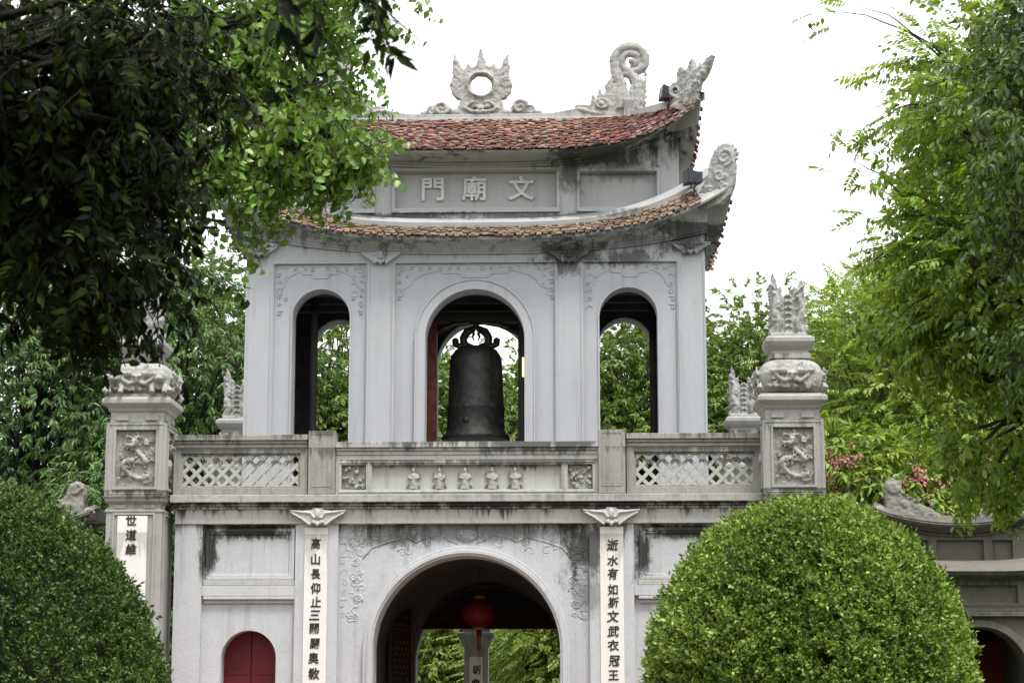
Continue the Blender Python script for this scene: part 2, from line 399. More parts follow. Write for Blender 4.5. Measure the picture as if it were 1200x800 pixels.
# ---- lower storey
mb = MB()
Yf = 0.0; Yr = .10                      # front plane and recess plane
pass_arch = archpoly(0, 1.56, 0, 2.59, 40)
doors = [archpoly(s*3.65, .46, 0, 2.46, 20) for s in (-1, 1)]
mb.slab([rect(-HW, HW, 0, 5.02)]+[p for p in (pass_arch, *doors)], Yr, .7)
# pilasters and top band standing 0.1 proud of the recessed fields
for s in (-1, 1):
    a, b_ = sorted((s*HW, s*4.45)); mb.box(a, b_, Yf, Yr+.01, 0, 4.68)
    a, b_ = (2.06, 2.80) if s > 0 else (-2.88, -2.16); mb.box(a, b_, Yf, Yr+.01, 0, 4.68)
    a, b_ = (2.803, 4.447) if s > 0 else (-4.447, -2.883); mb.box(a, b_, Yf+.004, Yr+.01, 3.49, 3.66)
mb.box(-HW, HW, Yf-.003, Yr+.01, 4.68, 5.02)
for s in (-1, 1): mb.slab([[(0, 0), (0, 5.02), (DEP, 5.02), (DEP, 0)]][:1], s*HW-(.35 if s > 0 else 0), s*HW+(0 if s > 0 else .35), axis='x') if False else mb.box(*(sorted((s*HW, s*(HW-.4)))), .7, DEP-.6, 0, 5.02)
mb.slab([rect(-HW, HW, 0, 5.02), pass_arch], DEP-.6, DEP)
build('lower_wall', mb, M['wall_low'], G, bevel=.012)
mb = MB(); arch_ring(mb, 0, 1.565, 1.72, 0, 2.59, Yf-.02, Yr+.03); arch_ring(mb, 0, 1.60, 1.665, 0, 2.59, Yf-.045, Yr)
build('arch_moulding', mb, M['wall_low'], G, bevel=.01)
# passage lining: barrel vault and side walls
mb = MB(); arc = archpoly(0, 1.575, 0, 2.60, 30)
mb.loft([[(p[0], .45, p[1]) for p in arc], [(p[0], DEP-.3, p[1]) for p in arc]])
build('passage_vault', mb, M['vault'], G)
mb = MB(); mb.box(-HW+.03, HW-.03, .12, DEP-.03, 5.021, 5.16); build('terrace_floor', mb, M['rail'], G)
# panels in the side bays, doors
for s in (-1, 1):
    cx = s*3.65
    mb = MB(); frame_mb(mb, cx-.75, cx+.75, 3.76, 4.62, .055, Yr-.055, Yr+.01); frame_mb(mb, cx-.695, cx+.695, 3.815, 4.565, .035, Yr-.035, Yr+.01)
    build('panel_frame', mb, M['wall_low'], G, bevel=.008)
    build('mossy_ledge', MB().box(cx-.778, cx+.778, Yr-.06, Yr+.01, 3.665, 3.755), M['moss'], G, bevel=.01)
    mb = MB(); mb.box(cx-.775, cx+.775, Yr-.095, Yr+.01, 3.43, 3.487); mb.box(cx-.77, cx+.77, Yr-.045, Yr+.01, 3.37, 3.428)
    build('moulding', mb, M['wall_low'], G, bevel=.012)
    mb = MB()
    for q in (-1, 1):
        a, b_ = sorted((cx+q*.006, cx+q*.5)); mb.box(a, b_, .42, .48, 0, 3.0)
    d = build('door', mb, M['door_red'], G)
    mb = MB()
    for q in (-1, 1):
        for z in (.5, 1.4, 2.2): build('door_rail', MB().box(cx+q*.25-.17, cx+q*.25+.17, .405, .43, z, z+.05), M['door_red'], d)
# cornice
mb = MB()
mb.box(-5.0, 5.0, -.16, DEP+.16, 5.035, 5.17); mb.box(-4.97, 4.97, -.10, DEP+.1, 4.985, 5.034); mb.box(-4.95, 4.95, -.06, DEP+.06, 4.935, 4.984)
build('cornice', mb, M['cornice'], G, bevel=.015)
build('frieze', MB().box(-4.924, 4.924, -.03, .0, 4.69, 4.934), M['frieze'], G, bevel=.006)
# plaques with couplets
def column_text(chars, x, zs, size, y, parent, mat):
    L = []
    for c, z in zip(chars, zs):
        L.append(text('glyph', c, size*random.uniform(.93, 1.07), (x+random.uniform(-.012, .012), y, z), mat, parent, depth=.004, offset=.0022, shear=random.uniform(-.02, .16), sx=random.uniform(.88, 1.0)))
    return joinmesh('lettering', L, parent)
zL = [P for P in (4.345, 4.08, 3.84, 3.60, 3.37, 3.155, 2.94, 2.69, 2.445, 2.19)]
zR = [4.31, 4.05, 3.83, 3.57, 3.36, 3.125, 2.88, 2.65, 2.40, 2.165]
for s, chars, zs in ((-1, '高山長仰止三關闢奧敎', zL), (1, '逝水有如斯文武衣冠王', zR)):
    cx = 2.43 if s > 0 else -2.53
    p = build('couplet_plaque', MB().box(cx-.195, cx+.195, -.022, .0, .35, 4.63), M['plaque'], G, bevel=.004)
    column_text(chars, cx-(.0 if s < 0 else -.01), zs, .192, -.026, p, M['ink'])
def bat(cx, zt, hw, h, y, mat, parent, th_=.08):
    """bat shaped capital: two scalloped wings meeting in a small head"""
    mb = MB(); pts = []
    prof = [(0, 0), (.12, .02), (.22, -.10), (.5, -.16), (.78, -.12), (1, -.10), (.93, -.3), (.72, -.50), (.5, -.72), (.36, -.92), (.24, -.99), (.2, -.78), (.1, -.72), (.05, -.95), (0, -1.05)]
    R_ = [(cx+hw*a, zt+h*b) for a, b in prof]; L_ = [(cx-hw*a, zt+h*b) for a, b in prof[1:-1]][::-1]
    mb.slab([R_+L_], y-th_, y)
    for s in (-1, 1):
        mb.tube([(cx+s*hw*.98, y-th_, zt-h*.14), (cx+s*hw*.6, y-th_-.01, zt-h*.24), (cx+s*hw*.25, y-th_-.01, zt-h*.3), (cx+s*hw*.12, y-th_-.02, zt-h*.6)], [.008, .018, .022, .025])
        mb.tube([(cx+s*hw*.9, y-th_, zt-h*.3), (cx+s*hw*.55, y-th_, zt-h*.62), (cx+s*hw*.3, y-th_, zt-h*.93)], .014)
        mb.ball((cx+s*hw*.13, y-th_-.01, zt-h*.8), (.03, .03, .04))
    mb.ball((cx, y-th_-.015, zt-h*.35), (hw*.1, .035, h*.3)); mb.ball((cx, y-th_-.01, zt-h*.9), (.035, .04, .045))
    return sculpt('bat_capital', mb, mat, parent, voxel=.01, rough=.012, org=(cx, y, zt), smooth_it=1)
M['bat'] = plaster('bat_plaster', (.42, .41, .395), grime=.4, bump=.3, speck=.35, blotch=.7, seed=40)
b1 = bat(-2.5, 4.95, .48, .30, -.028, M['bat'], G)
b2 = dup(b1, G, loc=(2.43, -.028, 4.95))

# shallow scrollwork on the plaster
def scroll_border(x0, x1, zt, zb, y, parent, mat, step=.15, r=.05, cxa=None, arch_r=None, arch_z=None, rad=.007, seed=1, top=True, meander=True):
    rr = random.Random(seed); mb = MB(); W = (x1-x0)/2; cx = (x0+x1)/2
    def hook(x, z, q, flip):
        k = rr.choice((0, 1, 2))
        if k == 0: mb.spiral(x, z, y, q, 1.25, rr.uniform(0, 6), flip, rad, 12, 4)
        elif k == 1:
            mb.tube([(x-q*flip, y, z+q), (x+q*flip, y, z+q), (x+q*flip, y, z-q*.7), (x, y, z-q*.7), (x, y, z+q*.1)], rad, 4)
        else:
            mb.tube([(x-q, y, z-q*.5), (x-q*.3, y, z+q*.6), (x+q*.7, y, z+q*.4), (x+q, y, z-q*.3)], rad, 4)
    z = zt-.07
    while z > zb:
        for s in (-1, 1):
            hook(cx+s*(W-.07-rr.random()*.03), z, r*rr.uniform(.7, 1.1), s)
            if z > zb+.3 and rr.random() < .6: hook(cx+s*(W-.19-rr.random()*.03), z-.04, r*rr.uniform(.6, .9), -s)
        z -= step*rr.uniform(.8, 1.15)
    if top:
        x = .12
        while x < W-.1:
            for s in (-1, 1): hook(cx+s*x, zt-.07-rr.random()*.03, r*rr.uniform(.6, 1), s)
            x += step*1.15
    if meander:
        for s in (-1, 1):
            pl = [(0, -.27), (.13, -.27), (.17, -.19), (.32, -.19), (.38, -.13), (.55, -.22), (.62, -.30), (.66, -.42), (.74, -.5), (.74, -.62)]
            k = W/.78*.95
            mb.tube([(cx+s*a*k, y, zt+b*(.95 if arch_r is None else arch_r)) for a, b in pl], rad, 4)
    return build('scroll_relief', mb, mat, parent)

scroll_border(-2.14, 2.04, 4.68, 3.1, Yr+.004, G, M['wall_low'], .17, .07, rad=.014, seed=4, arch_r=1.0, meander=False)
mb = MB(); rr = random.Random(3)      # stucco clouds in the spandrels of the big arch
for s in (-1, 1):
    for i in range(46):
        t = rr.random(); a = math.radians(38+52*t)
        if rr.random() < .55: x = rr.uniform(.25, 1.98); z = rr.uniform(4.36 if x < .9 else 4.2, 4.62)
        else: x = rr.uniform(1.75, 1.98); z = rr.uniform(3.1, 4.5)
        if math.hypot(x, z-2.59) < 1.85: continue
        mb.spiral(s*x, z, Yr+.004, rr.uniform(.04, .1), rr.uniform(.9, 1.6), rr.uniform(0, 6), rr.choice((-1, 1)), .015, 14, 5)
for s in (-1, 1):
    mb.tube([(s*.15, Yr, 4.37), (s*.3, Yr, 4.42), (s*.45, Yr, 4.52), (s*.7, Yr, 4.46), (s*.85, Yr, 4.39), (s*1.0, Yr, 4.47), (s*1.3, Yr, 4.4), (s*1.6, Yr, 4.3), (s*1.75, Yr, 4.12)], .016, 5)
mb.ball((0, Yr, 4.5), (.2, .05, .12)); mb.ball((-.09, Yr-.03, 4.52), .035); mb.ball((.09, Yr-.03, 4.52), .035)
build('stucco_clouds', mb, M['wall_low'], G, smooth=True)

# ---- balustrade on the terrace
def coping(mb, x0, x1, zt, y0=-.13, y1=.17):
    mb.box(x0, x1, y0, y1, zt-.095, zt)
    mb.box(x0+.01, x1-.01, y0+.035, y1-.035, zt-.145, zt-.0955)
    mb.box(x0+.01, x1-.01, y0+.065, y1-.065, zt-.215, zt-.1455)
def lattice(mb, x0, x1, z0, z1, y0, y1, p=.225, w=.034):
    H = z1-z0
    def clipbar(c, s):
        # bar centreline x = c + s*(z-z0); polygon clipped to the rectangle by bisect
        pts = [(c-w*1.41, z0), (c+w*1.41, z0), (c+w*1.41+s*H, z1), (c-w*1.41+s*H, z1)]
        def clip(P_, lim, sg):
            out = []
            for i in range(len(P_)):
                a, b = P_[i], P_[(i+1) % len(P_)]; ia = sg*(a[0]-lim) >= 0; ib = sg*(b[0]-lim) >= 0
                if ia: out.append(a)
                if ia != ib:
                    t = (lim-a[0])/(b[0]-a[0]); out.append((lim, a[1]+t*(b[1]-a[1])))
            return out
        q = clip(clip(pts, x0, 1), x1, -1)
        return q if len(q) >= 3 else None
    k = -int(H/p)-2
    while x0+k*p < x1+H+p:
        for s, dy in ((1, 0), (-1, .004)):
            q = clipbar(x0+k*p+(0 if s > 0 else .0), s)
            if q: mb.slab([q], y0+dy, y1-dy)
        k += 1
for s in (-1, 1):
    x0, x1 = sorted((s*2.69, s*4.97))
    mb = MB(); coping(mb, x0+(.0 if s > 0 else -.0), x1, 6.19)
    mb.slab([rect(x0, x1, 5.172, 5.974), rect(x0+.13, x1-.13, 5.30, 5.88)], -.05, .09)
    frame_mb(mb, x0+.125, x1-.125, 5.30, 5.885, .035, -.02, .06)
    r = build('balustrade', mb, M['rail'], G, bevel=.01)
    mb = MB(); lattice(mb, x0+.15, x1-.15, 5.325, 5.86, .0, .08, w=.030)
    build('lattice', mb, M['parapet'], r)
    x0, x1 = sorted((s*2.22, s*2.67)); 
    mb = MB(); mb.box(x0, x1, -.14, .25, 5.172, 6.25); frame_mb(mb, x0+.05, x1-.05, 5.3, 6.2, .012, -.147, -.13)
    build('balustrade_post', mb, M['rail'], G, bevel=.015)
mb = MB(); coping(mb, -2.218, 2.218, 6.06)
mb.slab([rect(-2.215, 2.215, 5.172, 5.844), rect(-1.60, 1.60, 5.26, 5.68), rect(-2.12, -1.7, 5.26, 5.68), rect(1.7, 2.12, 5.26, 5.68)], -.05, .09)
mb.box(-2.2, 2.2, .035, .1, 5.2, 5.83)
for a, b_ in ((-1.60, 1.60), (-2.12, -1.7), (1.7, 2.12)): frame_mb(mb, a-.05, b_+.05, 5.21, 5.73, .022, -.066, -.04)
PP = build('parapet', mb, M['parapet'], G, bevel=.008)
def robed_figure(cx, seed):
    rr = random.Random(seed); mb = MB(); y = .02; z = 5.262
    mb.ball((cx, y, z+.10), (.085, .05, .12)); mb.tube([(cx, y, z), (cx, y, z+.1), (cx, y-.005, z+.22), (cx, y-.01, z+.29)], [.085, .07, .065, .035], 10)
    mb.ball((cx+rr.uniform(-.008, .008), y-.025, z+.325), (.032, .032, .04)); mb.ball((cx, y-.02, z+.365), (.022, .022, .03))
    for s in (-1, 1):
        hx = cx+s*rr.uniform(.0, .04); mb.tube([(cx+s*.055, y-.01, z+.26), (cx+s*.085, y-.03, z+.2), (hx, y-.06, z+.17+rr.uniform(-.03, .03))], [.025, .024, .018], 6)
        mb.tube([(cx+s*.06, y, z+.18), (cx+s*.10, y-.01, z+.08), (cx+s*(.1+rr.uniform(0, .03)), y, z+.02)], [.022, .022, .012], 5)
        if rr.random() < .6: mb.tube([(cx+s*.09, y, z+.12), (cx+s*.125, y, z+.22), (cx+s*.1, y, z+.31)], .011, 5)
    return sculpt('relief_figure', mb, M['carve'], PP, voxel=.008, rough=.02, org=(cx, 0, 5.26), smooth_it=0)
for i, x in enumerate((-.9, -.46, -.03, .43, .82)): robed_figure(x, 10+i)
def swirl_panel(name, cx, cz, hw, hh, y, parent, seed, dragon=True, voxel=.011, deep=1.0, org=None):
    """high relief: a coiling dragon among cloud scrolls, or a bunch of blossoms"""
    rr = random.Random(seed); mb = MB(); mb.box(cx-hw, cx+hw, y, y+.03, cz-hh, cz+hh)
    if dragon:
        pts = []; rad = []; n = 60
        for i in range(n):
            t = i/(n-1)
            pts.append((cx+hw*(.66-.25*t)*math.sin(t*13+.6), y-.035-.03*math.sin(t*24), cz+hh*(-.80+1.5*t)+hh*.16*math.cos(t*17)))
            rad.append((.018+.026*math.sin(PI*min(1, t*1.1+.05))))
        mb.tube(pts, rad, 8)
        for i in range(3, n-3, 2):                    # spiny crest
            p = pts[i]; q = pts[i+1]; dx, dz = q[0]-p[0], q[2]-p[2]; l = math.hypot(dx, dz)+1e-6
            mb.tube([p, (p[0]-dz/l*.055, y-.045, p[2]+dx/l*.055)], [.014, .005], 4)
        hx, hz = cx-.02, cz+hh*.55
        mb.ball((hx, y-.07, hz), (.075, .06, .065)); mb.ball((hx-.035, y-.12, hz+.03), .02); mb.ball((hx+.035, y-.12, hz+.03), .02)
        mb.tube([(hx, y-.08, hz-.02), (hx-.06, y-.11, hz-.05), (hx-.11, y-.09, hz-.03)], [.045, .035, .018], 6)
        for s in (-1, 1): mb.tube([(hx, y-.07, hz+.05), (hx+s*.06, y-.07, hz+.1), (hx+s*.13, y-.05, hz+.11), (hx+s*.17, y-.05, hz+.06)], [.02, .018, .014, .006], 5)
        for q in range(26):
            i = rr.randrange(4, n-3); p = pts[i]; a = rr.uniform(0, 2*PI); L = rr.uniform(.06, .14)
            mb.tube([p, (p[0]+L*.6*math.cos(a), y-.065, p[2]+L*.6*math.sin(a)), (p[0]+L*math.cos(a+.7), y-.03, p[2]+L*math.sin(a+.7))], [.02, .017, .005], 5)
    nn = int(46*hw*hh/(.34*.46)) if dragon else int(60*hw*hh/(.34*.46))+10
    for i in range(nn):
        x = cx+rr.uniform(-.88, .88)*hw; z = cz+rr.uniform(-.9, .9)*hh
        if dragon or rr.random() < .5: mb.spiral(x, z, y-rr.uniform(.01, .03)*deep, rr.uniform(.03, .065)*(1 if hw > .25 else .6), rr.uniform(.8, 1.5), rr.uniform(0, 6), rr.choice((-1, 1)), .0125, 12, 5)
        else: mb.ball((x, y-.02, z), (rr.uniform(.02, .045), rr.uniform(.03, .06), rr.uniform(.02, .045)), 7, 5)
    mb.v = [(min(cx+hw, max(cx-hw, p[0])), p[1], min(cz+hh, max(cz-hh, p[2]))) for p in mb.v]
    return sculpt(name, mb, M['carve'], parent, voxel=voxel, rough=.018, org=org or (cx, y, cz), smooth_it=0)
swirl_panel('carved_flowers', -1.91, 5.47, .2, .2, .03, PP, 5, dragon=False, voxel=.009)
swirl_panel('carved_flowers', 1.91, 5.47, .2, .2, .03, PP, 6, dragon=False, voxel=.009)

# ---- corner pillars
def flame_finial(cx, cy, z0, H, parent, mat):
    """pair of upright long tailed birds back to back, wings rising to torn flame tips"""
    mb = MB(); rr = random.Random(21)
    for s in (-1, 1):
        tip = 1.0 if s < 0 else .9
        o_ = [(.02, 0), (.30, 0), (.36, .07), (.33, .14), (.27, .18), (.30, .26), (.33, .36), (.29, .42), (.32, .50), (.33, .60), (.28, .64), (.31, .72), (.33, .82), (.28, .88), (.27, tip+.03), (.21, tip-.1), (.17, .74), (.12, .82), (.10, .66), (.06, .58), (.02, .52)]
        mb.slab([[(cx+s*a*.92, z0+b*H) for a, b in o_]], cy-.12, cy+.12)
        for yy in (-.12, .12):
            mb.tube([(cx+s*.22, cy+yy, z0+.05), (cx+s*.16, cy+yy*1.3, z0+.22*H), (cx+s*.24, cy+yy*1.2, z0+.42*H), (cx+s*.2, cy+yy*1.1, z0+.6*H), (cx+s*.27, cy+yy*.6, z0+.8*H)], [.07, .065, .055, .05, .02])
            for q in range(10):
                z = z0+H*rr.uniform(.1, .75); x = cx+s*rr.uniform(.1, .26)
                mb.tube([(x, cy+yy, z), (x+s*.05, cy+yy*1.45, z+.05), (x+s*rr.uniform(.02, .1), cy+yy, z+.12)], [.022, .026, .006], 5)
            mb.spiral(cx+s*.22, z0+.1, cy+yy, .10, 1.3, 0, s, .032, 16, 6)
            for q in range(5): mb.spiral(cx+s*rr.uniform(.12, .28), z0+H*(.2+.12*q), cy+yy, rr.uniform(.04, .065), 1.2, rr.uniform(0, 6), s, .018, 12, 5)
    for q in range(7):
        z = z0+H*(.05+.095*q)
        for yy in (-.14, .14):
            for s in (-1, 1): mb.tube([(cx+s*.01, cy+yy, z+.05), (cx+s*.055, cy+yy*1.1, z)], [.03, .014], 5)
    mb.box(cx-.30, cx+.30, cy-.2, cy+.2, z0-.0, z0+.06); mb.box(cx-.06, cx+.06, cy-.12, cy+.12, z0, z0+H*.66)
    return sculpt('flame_finial', mb, mat, parent, voxel=.015, rough=.035, org=(cx, cy, z0), smooth_it=0)
def corner_pillar(cx, cy):
    root = build('corner_pillar', (lambda mb: (mb.sqstack([(.60, 0), (.60, .35), (.53, .42), (.47, .46), (.47, 4.84), (.49, 4.86), (.49, 4.90)], cx, cy),
        mb.sqstack([(.43, 4.901), (.43, 4.99), (.47, 5.02), (.50, 5.04), (.50, 5.07), (.545, 5.12)], cx, cy),
        mb.sqstack([(.44, 5.1205), (.44, 6.36)], cx, cy),
        mb.sqstack([(.45, 6.361), (.45, 6.53), (.48, 6.56), (.50, 6.60), (.58, 6.68), (.58, 6.75), (.54, 6.78), (.54, 6.8)], cx, cy),
        mb)[-1])(MB()),
        M['pillar'], G, bevel=.012, org=(cx, cy, 0))
    mb = MB()
    for ang in range(4):
        m2 = MB(); m2.slab([rect(-.505, .505, 5.121, 6.359) if ang % 2 == 0 else rect(-.43, .43, 5.121, 6.359), rect(-.335, .335, 5.27, 6.23)], -.505, -.43); frame_mb(m2, -.375, .375, 5.23, 6.27, .04, -.53, -.50); frame_mb(m2, -.475, .475, 5.15, 6.33, .018, -.515, -.50)
        frame_mb(m2, -.36, .36, .7, 4.84, .035, -.497, -.465)
        for x in (-.25, .25): m2.box(x-.11, x+.11, -.475, -.44, 6.40, 6.49); m2.box(x-.1, x+.1, -.455, -.42, 4.92, 4.98)
        c, s = math.cos(ang*PI/2), math.sin(ang*PI/2)
        mb.add([(cx+c*p[0]-s*p[1], cy+s*p[0]+c*p[1], p[2]) for p in m2.v], m2.f)
    build('panel_frame', mb, M['pillar'], root, bevel=.005)
    # pot bellied urn, square in plan with rounded sides
    mb = MB(); rows = []
    for h, z in ((.36, 6.80), (.47, 6.84), (.52, 6.92), (.545, 7.05), (.545, 7.16), (.50, 7.28), (.42, 7.36), (.30, 7.41)):
        rows.append([(cx+h*(abs(math.cos(a))**.45)*(1 if math.cos(a) > 0 else -1), cy+h*(abs(math.sin(a))**.45)*(1 if math.sin(a) > 0 else -1), z) for a in [2*PI*k/40 for k in range(40)]])
    mb.loft(rows, True); mb.f.append(tuple(range(40))[::-1]); mb.f.append(tuple(range(280, 320)))
    rr = random.Random(9)
    for ang in range(4):
        m2 = MB()
        for s in (-1, 1):
            m2.tube([(0, -.56, 7.05), (s*.14, -.585, 7.0), (s*.25, -.57, 7.08), (s*.32, -.56, 7.2)], [.035, .04, .03, .02], 6)
            for q in range(16): m2.spiral(s*rr.uniform(.06, .42), rr.uniform(6.9, 7.27), -.56, rr.uniform(.03, .06), 1.2, rr.uniform(0, 6), s, .017, 12, 5)
            for q in range(6): m2.tube([(s*(.08+.05*q), -.57, 7.12), (s*(.1+.055*q), -.6, 7.18), (s*(.13+.055*q), -.56, 7.25)], [.02, .018, .006], 5)
            m2.tube([(s*.5, -.5, 6.84), (s*.56, -.54, 6.9), (s*.52, -.52, 6.98)], [.04, .05, .02], 6)
        m2.ball((0, -.56, 7.1), (.09, .06, .08)); m2.ball((-.045, -.62, 7.13), .025); m2.ball((.045, -.62, 7.13), .025)
        c, s_ = math.cos(ang*PI/2), math.sin(ang*PI/2)
        mb.add([(cx+c*p[0]-s_*p[1], cy+s_*p[0]+c*p[1], p[2]) for p in m2.v], m2.f)
    sculpt('urn', mb, M['carve'], root, voxel=.016, rough=.015, org=(cx, cy, 6.8), smooth_it=0)
    pn = swirl_panel('carved_panel', cx, 5.75, .345, .475, cy-.455, root, 17, voxel=.011, deep=1.6)
    p2 = dup(pn, root); p2.rotation_euler = (0, 0, PI/2); p2.location = (.455, 0, 5.75)
    p3 = dup(pn, root); p3.rotation_euler = (0, 0, -PI/2); p3.location = (-.455, 0, 5.75)
    build('urn_cap', MB().sqstack([(.26, 7.40), (.34, 7.42), (.34, 7.5), (.30, 7.52), (.30, 7.56), (.37, 7.63), (.41, 7.70), (.41, 7.77), (.36, 7.79), (.36, 7.81)], cx, cy), M['pillar'], root, bevel=.008)
    flame_finial(cx, cy, 7.81, 1.12, root, M['carve'])
    return root
PIL = corner_pillar(5.45, .02)
PILS = [PIL, dup(PIL, G, loc=(-5.53, .02, 0)), dup(PIL, G, loc=(5.45, DEP, 0)), dup(PIL, G, loc=(-5.53, DEP, 0))]
PL = PILS[1]
build('plaque', MB().box(-5.80, -5.30, -.477, -.44, .8, 4.79), M['plaque'], PL, bevel=.004)
column_text('世道維', -5.56, [4.70, 4.46, 4.22], .2, -.482, PL, M['ink'])

mb = MB()
def crouch(mb, x, y, s):
    mb.ball((x, y+.05, 7.02), (.2, .16, .15)); mb.ball((x+s*.05, y-.1, 7.12), (.12, .12, .12)); mb.ball((x+s*.05, y-.2, 7.08), (.07, .06, .05))
    for q in (-1, 1):
        mb.tube([(x+s*.04+q*.09, y-.06, 7.02), (x+s*.04+q*.11, y-.14, 6.92), (x+s*.04+q*.1, y-.2, 6.84)], [.06, .05, .05], 7); mb.ball((x+s*.05+q*.05, y-.18, 7.16), .025); mb.tube([(x+s*.05+q*.08, y-.08, 7.2), (x+s*.05+q*.1, y-.08, 7.27)], [.035, .012], 5)
    for q in range(8): mb.spiral(x+random.uniform(-.17, .17), 7.0+random.uniform(-.05, .15), y-.1, .05, 1.2, q, 1, .02, 12, 5)
for x, s_ in ((-5.86, -1), (-5.2, 1)): crouch(mb, x, -.42, s_)
mb.box(-6.02, -5.04, -.5, -.1, 6.79, 6.85)
o_ = sculpt('crouching_beasts', mb, M['carve'], PL, voxel=.016, rough=.03, org=(-5.53, -.4, 6.8), smooth_it=0)
# ---- upper storey
YU = 2.5; YB = 5.6; YBk = 6.1
UP = [archpoly(0, .905, 5.16, 8.30, 36), archpoly(-2.83, .525, 5.16, 8.70, 28), archpoly(2.81, .53, 5.16, 8.70, 28)]
def topz(x, z0=9.86, h=.37, W=4.22, p=2.8): return z0+h*(min(1, abs(x)/W))**p
xs = [4.22-8.44*i/40 for i in range(41)]
def upwall(mb, y0, y1):
    mb.slab([[(-4.22, 5.161), (4.22, 5.161)]+[(x, topz(x)+.05) for x in xs]]+[UP[0], UP[1], UP[2]], y0, y1)
mb = MB(); upwall(mb, YU+.06, YU+.5); upwall(mb, YB, YBk)
for s in (-1, 1):
    a, b_ = sorted((s*4.22, s*3.84)); 
    side = [(YU+.5, 5.161), (YB, 5.161), (YB, 9.95), (YU+.5, 9.95)]; hole = [(p[0]+4.05, p[1]) for p in archpoly(0, .8, 5.3, 8.2, 20)]
    mb.slab([side], a, b_, axis='x')
    for (c, hw) in ((s*4.22-s*.26, .26), (s*1.73, .265)):
        mb.box(c-hw, c+hw, YU-.0, YU+.07, 5.161, 9.72)
# top band above the recessed bays
mb.slab([[(-4.22, 9.705), (4.22, 9.705)]+[(x, topz(x)+.04) for x in xs]], YU-.003, YU+.07)
build('upper_wall', mb, M['wall_up'], G, bevel=.01)
mb = MB()
for s in (-1, 1):                      # slim pilaster edges and bay frames
    for x in (s*1.50, s*1.96, s*3.74): mb.box(x-.016, x+.016, YU-.018, YU+.01, 5.17, 9.70)
    mb.box(s*4.2-.02, s*4.2+.02, YU-.018, YU+.01, 5.17, 9.70)
arch_ring(mb, 0, .91, 1.08, 5.17, 8.30, YU-.0, YU+.065); arch_ring(mb, 0, 1.075, 1.10, 5.17, 8.30, YU-.02, YU+.065)
arch_ring(mb, -2.83, .53, .56, 5.17, 8.70, YU+.03, YU+.065); arch_ring(mb, 2.81, .53, .56, 5.17, 8.70, YU+.03, YU+.065)
build('wall_moulding', mb, M['wall_up'], G, bevel=.005)
scroll_border(-3.68, -2.02, 9.70, 8.75, YU+.056, G, M['wall_up'], .15, .05, rad=.014, seed=5)
scroll_border(2.02, 3.68, 9.70, 8.75, YU+.056, G, M['wall_up'], .15, .05, rad=.014, seed=6)
scroll_border(-1.47, 1.47, 9.70, 9.0, YU+.056, G, M['wall_up'], .15, .05, rad=.014, seed=7)
for x in (-3.98, -1.73, 1.73, 3.96):
    q = dup(b1, G, loc=(x, YU-.01, 9.93 if abs(x) < 3 else 10.08)); q.scale = (.78, 1, .85); q.data = b1.data.copy(); q.data.materials.clear(); q.data.materials.append(M['wall_up'])
# interior: ceiling, plain inner faces, timber posts
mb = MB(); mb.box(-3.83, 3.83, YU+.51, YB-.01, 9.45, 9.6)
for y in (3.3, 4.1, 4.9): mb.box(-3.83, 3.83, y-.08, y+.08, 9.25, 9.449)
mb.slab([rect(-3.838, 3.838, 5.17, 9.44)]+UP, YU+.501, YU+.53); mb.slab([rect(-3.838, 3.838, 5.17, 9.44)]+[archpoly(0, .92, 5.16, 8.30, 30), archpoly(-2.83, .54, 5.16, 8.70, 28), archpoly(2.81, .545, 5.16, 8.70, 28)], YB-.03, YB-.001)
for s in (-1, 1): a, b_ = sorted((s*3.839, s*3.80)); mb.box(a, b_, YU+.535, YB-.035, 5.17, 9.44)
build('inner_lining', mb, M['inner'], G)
mb = MB()
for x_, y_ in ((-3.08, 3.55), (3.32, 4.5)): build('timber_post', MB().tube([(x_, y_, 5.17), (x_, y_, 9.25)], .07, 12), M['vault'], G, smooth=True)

# ---- curved eaves and tiled roofs
def side_pts(W, y0, y1, z0, h, p, n=48, pin=0):
    """closed outline running round the four sides, sagging mid-side, rising to the corners"""
    out = []
    yc = (y0+y1)/2; D = (y1-y0)/2
    for sd_ in range(4):
        for i in range(n):
            u = -1+2*i/n; zz = z0+h*abs(u)**p
            k = pin*(1-u*u)
            out.append([(u*W, y0+k*.4, zz), (W-k, yc+u*D, zz), (-u*W, y1-k*.4, zz), (-W+k, yc-u*D, zz)][sd_])
    return out
def ring_loft(mb, rings): mb.loft(rings, True)
YC = (2.5+6.1)/2
def eave_cove(wall, eave, n=6, pin=0):
    """wall=(W,y0,z0,h,p) eave=(...) quarter hollow between them"""
    rings = []
    for i in range(n+1):
        t = i/n; a = t*PI/2; o_ = 1-math.cos(a); u = math.sin(a)
        W = wall[0]+(eave[0]-wall[0])*o_*1.0; off = (eave[1]-wall[1])*o_; z0 = wall[2]+(eave[2]-wall[2])*u; h = wall[3]+(eave[3]-wall[3])*u; p = wall[4]+(eave[4]-wall[4])*u
        rings.append(side_pts(W, wall[1]+off, 2*YC-wall[1]-off, z0, h, p, pin=pin*o_))
    return rings
mb = MB()
r0 = side_pts(4.235, 2.485, 2*YC-2.485, 9.80, .37, 2.8); 
rings = [side_pts(4.20, 2.52, 2*YC-2.52, 9.87, .37, 2.8)]+eave_cove((4.26, 2.46, 9.88, .37, 2.8), (4.72, 1.97, 10.05, .93, 3.5), pin=.33)
e = rings[-1]
rings += [side_pts(4.74, 1.95, 2*YC-1.95, 10.10, .93, 3.5, pin=.33), side_pts(4.6, 2.1, 2*YC-2.1, 10.12, .92, 3.5, pin=.2), side_pts(4.2, 2.5, 2*YC-2.5, 10.2, .8, 3.5)]
ring_loft(mb, rings)
